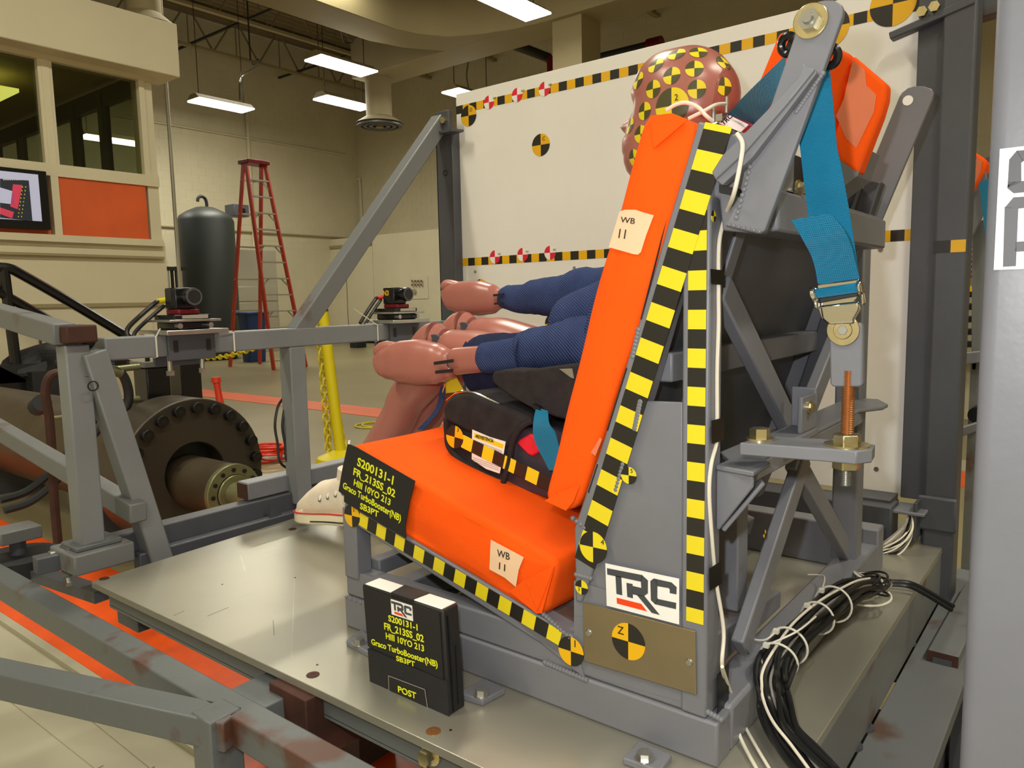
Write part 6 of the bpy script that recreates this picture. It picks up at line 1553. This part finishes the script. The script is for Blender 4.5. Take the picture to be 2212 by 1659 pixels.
P = [UZ(1812, 1255, .08), UZ(1840, 1210, .10), UZ(1866, 1160, .12)]
# white sensor wire taped to the pillar
xw = px1 + .0062
P = smooth_path([UY(1592, 288, -.03), UY(1604, 310, -.032), UY(1600, 350, -.034), UY(1585, 420, -.03), UX(1566, 470, xw + .004), UX(1553, 530, xw), UX(1552, 640, xw), UX(1552, 700, xw), UX(1549, 800, xw), UX(1549, 900, xw), UX(1548, 955, xw), UX(1537, 1000, xw), UX(1532, 1060, xw), UX(1537, 1150, xw), UX(1546, 1250, xw), UX(1563, 1360, xw + .008), UX(1560, 1440, xw + .012), UZ(1575, 1500, .05), UZ(1598, 1590, .01), UZ(1640, 1670, .006)], 6)
w1 = tag(MB().tube(P, .0026, 8).build('sensor_wire', 'wire', loc=P[0]), 'white wire taped down the rear pillar of the bench', 'wire')
P = smooth_path([UX(1560, 1440, xw + .016), UZ(1580, 1500, .06), UZ(1605, 1560, .012), UZ(1632, 1610, .008), UZ(1668, 1670, .006)], 6)
tag(MB().tube(P, .0024, 8).build('sensor_wire', 'wire', loc=P[0]), 'second white wire leaving the black tape at the foot of the pillar', 'wire')
for k, (cx_, y0, y1, l) in enumerate(((1548, 581, 616, 'small square of black tape holding the white wire, topmost on the pillar'), (1550, 908, 952, 'strip of black tape holding the white wire beside the anchor shelf'), (1545, 1227, 1262, 'square of black tape holding the white wire beside the logo sticker'), (1562, 1455, 1520, 'torn black tape wrapping the white wires at the foot of the pillar'))):
    a, b = UX(cx_ - 11, y0, xw + .0035), UX(cx_ + 11, y1, xw + .0035)
    yy0 = a.y; tag(MB().prism([(xw + .0032, yy0 - .003, a.z), (xw + .0032, yy0 + .036, a.z - .001), (xw + .0032, yy0 + .037, b.z), (xw + .0032, yy0 - .001, b.z + .002)], (.0006, 0, 0)).build('electrical_tape', 'etape', loc=(xw, yy0, b.z)), l, 'tape')
P = smooth_path([UY(1440, 238, .05), UY(1460, 226, .05), UY(1483, 222, .05), UY(1508, 232, .05), UY(1525, 250, .05), UY(1540, 262, .06)], 6)
P2_ = smooth_path([UY(1488, 256, .1), UY(1520, 240, .1), UY(1545, 227, .12), UY(1566, 224, .17)], 6)
tag(MB().tube(P, .0026, 8).tube(P2_, .0026, 8).build('sensor_wire', 'wire', loc=P[0]), 'white wires looping over the top of the back cushion behind the head', 'wire')
# ================================================================== BIG PILLAR AT THE RIGHT EDGE
pa_ = V((.372, -.028, 0)); W_ = .0762
e_l = ray(2165, 0); 
# left edge must pass (2165,0) (2138,580) (2105,1100): upright square tube, rounded corners
def rrect(c, w, r, ang, z0, z1, n=6):
    pts = []; u = V((math.cos(ang), math.sin(ang), 0)); v = V((-math.sin(ang), math.cos(ang), 0))
    for q, (sx, sy) in enumerate(((1, 1), (-1, 1), (-1, -1), (1, -1))):
        for k in range(n + 1):
            a = (q + k / n) * math.pi / 2; pts.append(c + u * (sx * (w / 2 - r) + r * math.cos(a)) + v * (sy * (w / 2 - r) + r * math.sin(a)) + V((0, 0, z0)))
    return MB().prism(pts, (0, 0, z1 - z0))
rpx = 2140; dpt_ = .72; fwd = V(CR[2]); rgt = V(CR[0])
Lp = UY(2138, 580, -.02)
D_ = .70
pe = CP + ray(2138, 600) * D_
pe2 = CP + ray(2138, 600) * (D_ + .0)
ctr_ = V((pe.x + .034, pe.y + .018, 0))
big = rrect(ctr_, .0762, .014, 0, ZF, 1.9).build('sled_pillar', 'steel', loc=(ctr_.x, ctr_.y, ZF), ang=60)
bigt = thing('sled_pillar', 'large rounded grey steel pillar with a sideways logo sticker at the right edge', 'pillar', (ctr_.x, ctr_.y, ZF))
big.name = 'tube'; big.parent = bigt; big.location = (0, 0, 0)
fy_ = ctr_.y - .0762 / 2 - .0006
tl, bl_ = UY(2160, 322, fy_), UY(2152, 583, fy_)
hgt = tl.z - bl_.z; wd_ = hgt * .62; x0_ = tl.x
# rotated 90 deg: logo reading upward; top of the letters points left
q = [V((x0_, fy_, bl_.z)), V((x0_, fy_, tl.z)), V((x0_ + wd_, fy_, tl.z)), V((x0_ + wd_, fy_, bl_.z))]
xmx = ctr_.x + .0762 / 2
logo(bigt, q, (0, -1, 0), label='white sticker with charcoal lettering turned on its side')
MB().box((ctr_.x - .06, ctr_.y - .06, ZF), (ctr_.x + .06, ctr_.y + .06, ZF + .012)).build('base_plate', 'steelw', bigt)
# ================================================================== SECOND BENCH AND SHELVES BEHIND THE BOARD
SY = 2.3
b2 = thing('second_bench', 'part of a second grey bench with an orange pad beyond the white board post', 'bench', UY(2085, 900, SY))
def p2(pts, y, d, m, nm, bev=.003): return MB().prism([UY(a, b, y) for a, b in pts], (0, d, 0)).build(nm, m, b2, bevel=bev)
p2([(2070, 285), (2100, 278), (2111, 290), (2095, 345), (2050, 470), (2030, 460)], SY - .03, .02, 'steel', 'anchor_arm')
p2([(2090, 318), (2132, 345), (2130, 362), (2082, 455), (2060, 440), (2060, 340)], SY, .12, 'orange', 'orange_pad', .01)
p2([(2105, 335), (2122, 348), (2118, 372), (2090, 430), (2082, 425)], SY - .003, .002, 'orangeT', 'clear_tape', 0)
p2([(2082, 440), (2125, 350), (2135, 400), (2120, 470), (2080, 552), (2074, 552)], SY + .02, .03, 'steel', 'rear_arm')
p2([(2100, 480), (2145, 470), (2130, 800), (2098, 800)], SY + .08, .05, 'steelw', 'pillar')
p2([(2115, 395), (2145, 380), (2145, 560), (2136, 560), (2126, 490)], SY - .02, .003, 'web', 'webbing', 0)
p2([(2110, 345), (2145, 335), (2145, 395), (2112, 395)], SY + .1, .05, 'steeld', 'top_plate')
p2([(2060, 765), (2150, 755), (2150, 780), (2060, 790)], SY + .02, .05, 'steel', 'shelf_plate')
p2([(2060, 930), (2150, 900), (2150, 918), (2060, 950)], SY - .1, .05, 'steel', 'lower_tube')
c = UY(2110, 897, SY); MB().cyl(c, c + V((0, .12, 0)), .03, n=20).build('black_wheel', 'black', b2)
bl2 = UY(2118, 800, SY + .1)
MB().box((bl2.x - .03, SY + .08, ZF), (bl2.x + .05, SY + .13, bl2.z + .05)).build('pillar_foot', 'steelw', b2)
MB().box((bl2.x - .2, SY + .0, ZF), (bl2.x + .3, SY + .08, ZF + .1)).build('base_tube', 'steelw', b2)
shy = 7.0
c = UY(2085, 700, shy); s2 = thing('parts_shelf', 'shelf of small pale parts bins seen through the gap at the right', 'shelf', (c.x, shy, ZF))
xl_, xr2 = UY(2050, 700, shy).x, UY(2190, 700, shy).x
zt1, zb1 = UY(2085, 618, shy).z, UY(2085, 765, shy).z
MB().box((xl_, shy, zb1 - .02), (xr2, shy + .3, zb1)).box((xl_, shy + .28, zb1), (xr2, shy + .3, zt1)).box((xl_, shy, ZF), (xl_ + .04, shy + .3, zb1)).box((xr2 - .04, shy, ZF), (xr2, shy + .3, zb1)).build('rack', 'steelw', s2)
MB().box((xl_, shy, zt1 - .05), (xr2, shy + .3, zt1)).build('top_board', 'yelo', s2)
nrow = 5; rh = (zt1 - .05 - zb1) / nrow
for j in range(nrow):
    MB().box((xl_, shy, zb1 + rh * j), (xr2, shy + .28, zb1 + rh * j + .01)).build('shelf_board', 'steelw', s2)
    k = 0; x = xl_ + .02
    while x + .13 < xr2 and k < 6:
        z = zb1 + rh * j + .01
        MB().prism([(x, shy - .02, z), (x + .11, shy - .02, z), (x + .11, shy - .04, z + rh * .45), (x, shy - .04, z + rh * .45)], (0, .2, 0)).build('parts_bin', ['rubber', 'alum'][k % 2], s2)
        x += .13; k += 1
c = UY(2094, 560, shy + .2); t = thing('clamp_rack', 'row of dark red clamps hanging on the wall above the parts shelf', 'clamp', c)
for k in range(7): MB().box(c + V((-.12 + .01 * k, 0, .10 - .045 * k)), c + V((.06 + .01 * k, .03, .125 - .045 * k))).build('clamp', 'camr', t)
MB().box((c.x - .3, shy + .33, ZF), (c.x + .6, shy + .39, c.z + .4)).build('wall_board', 'wall', t)
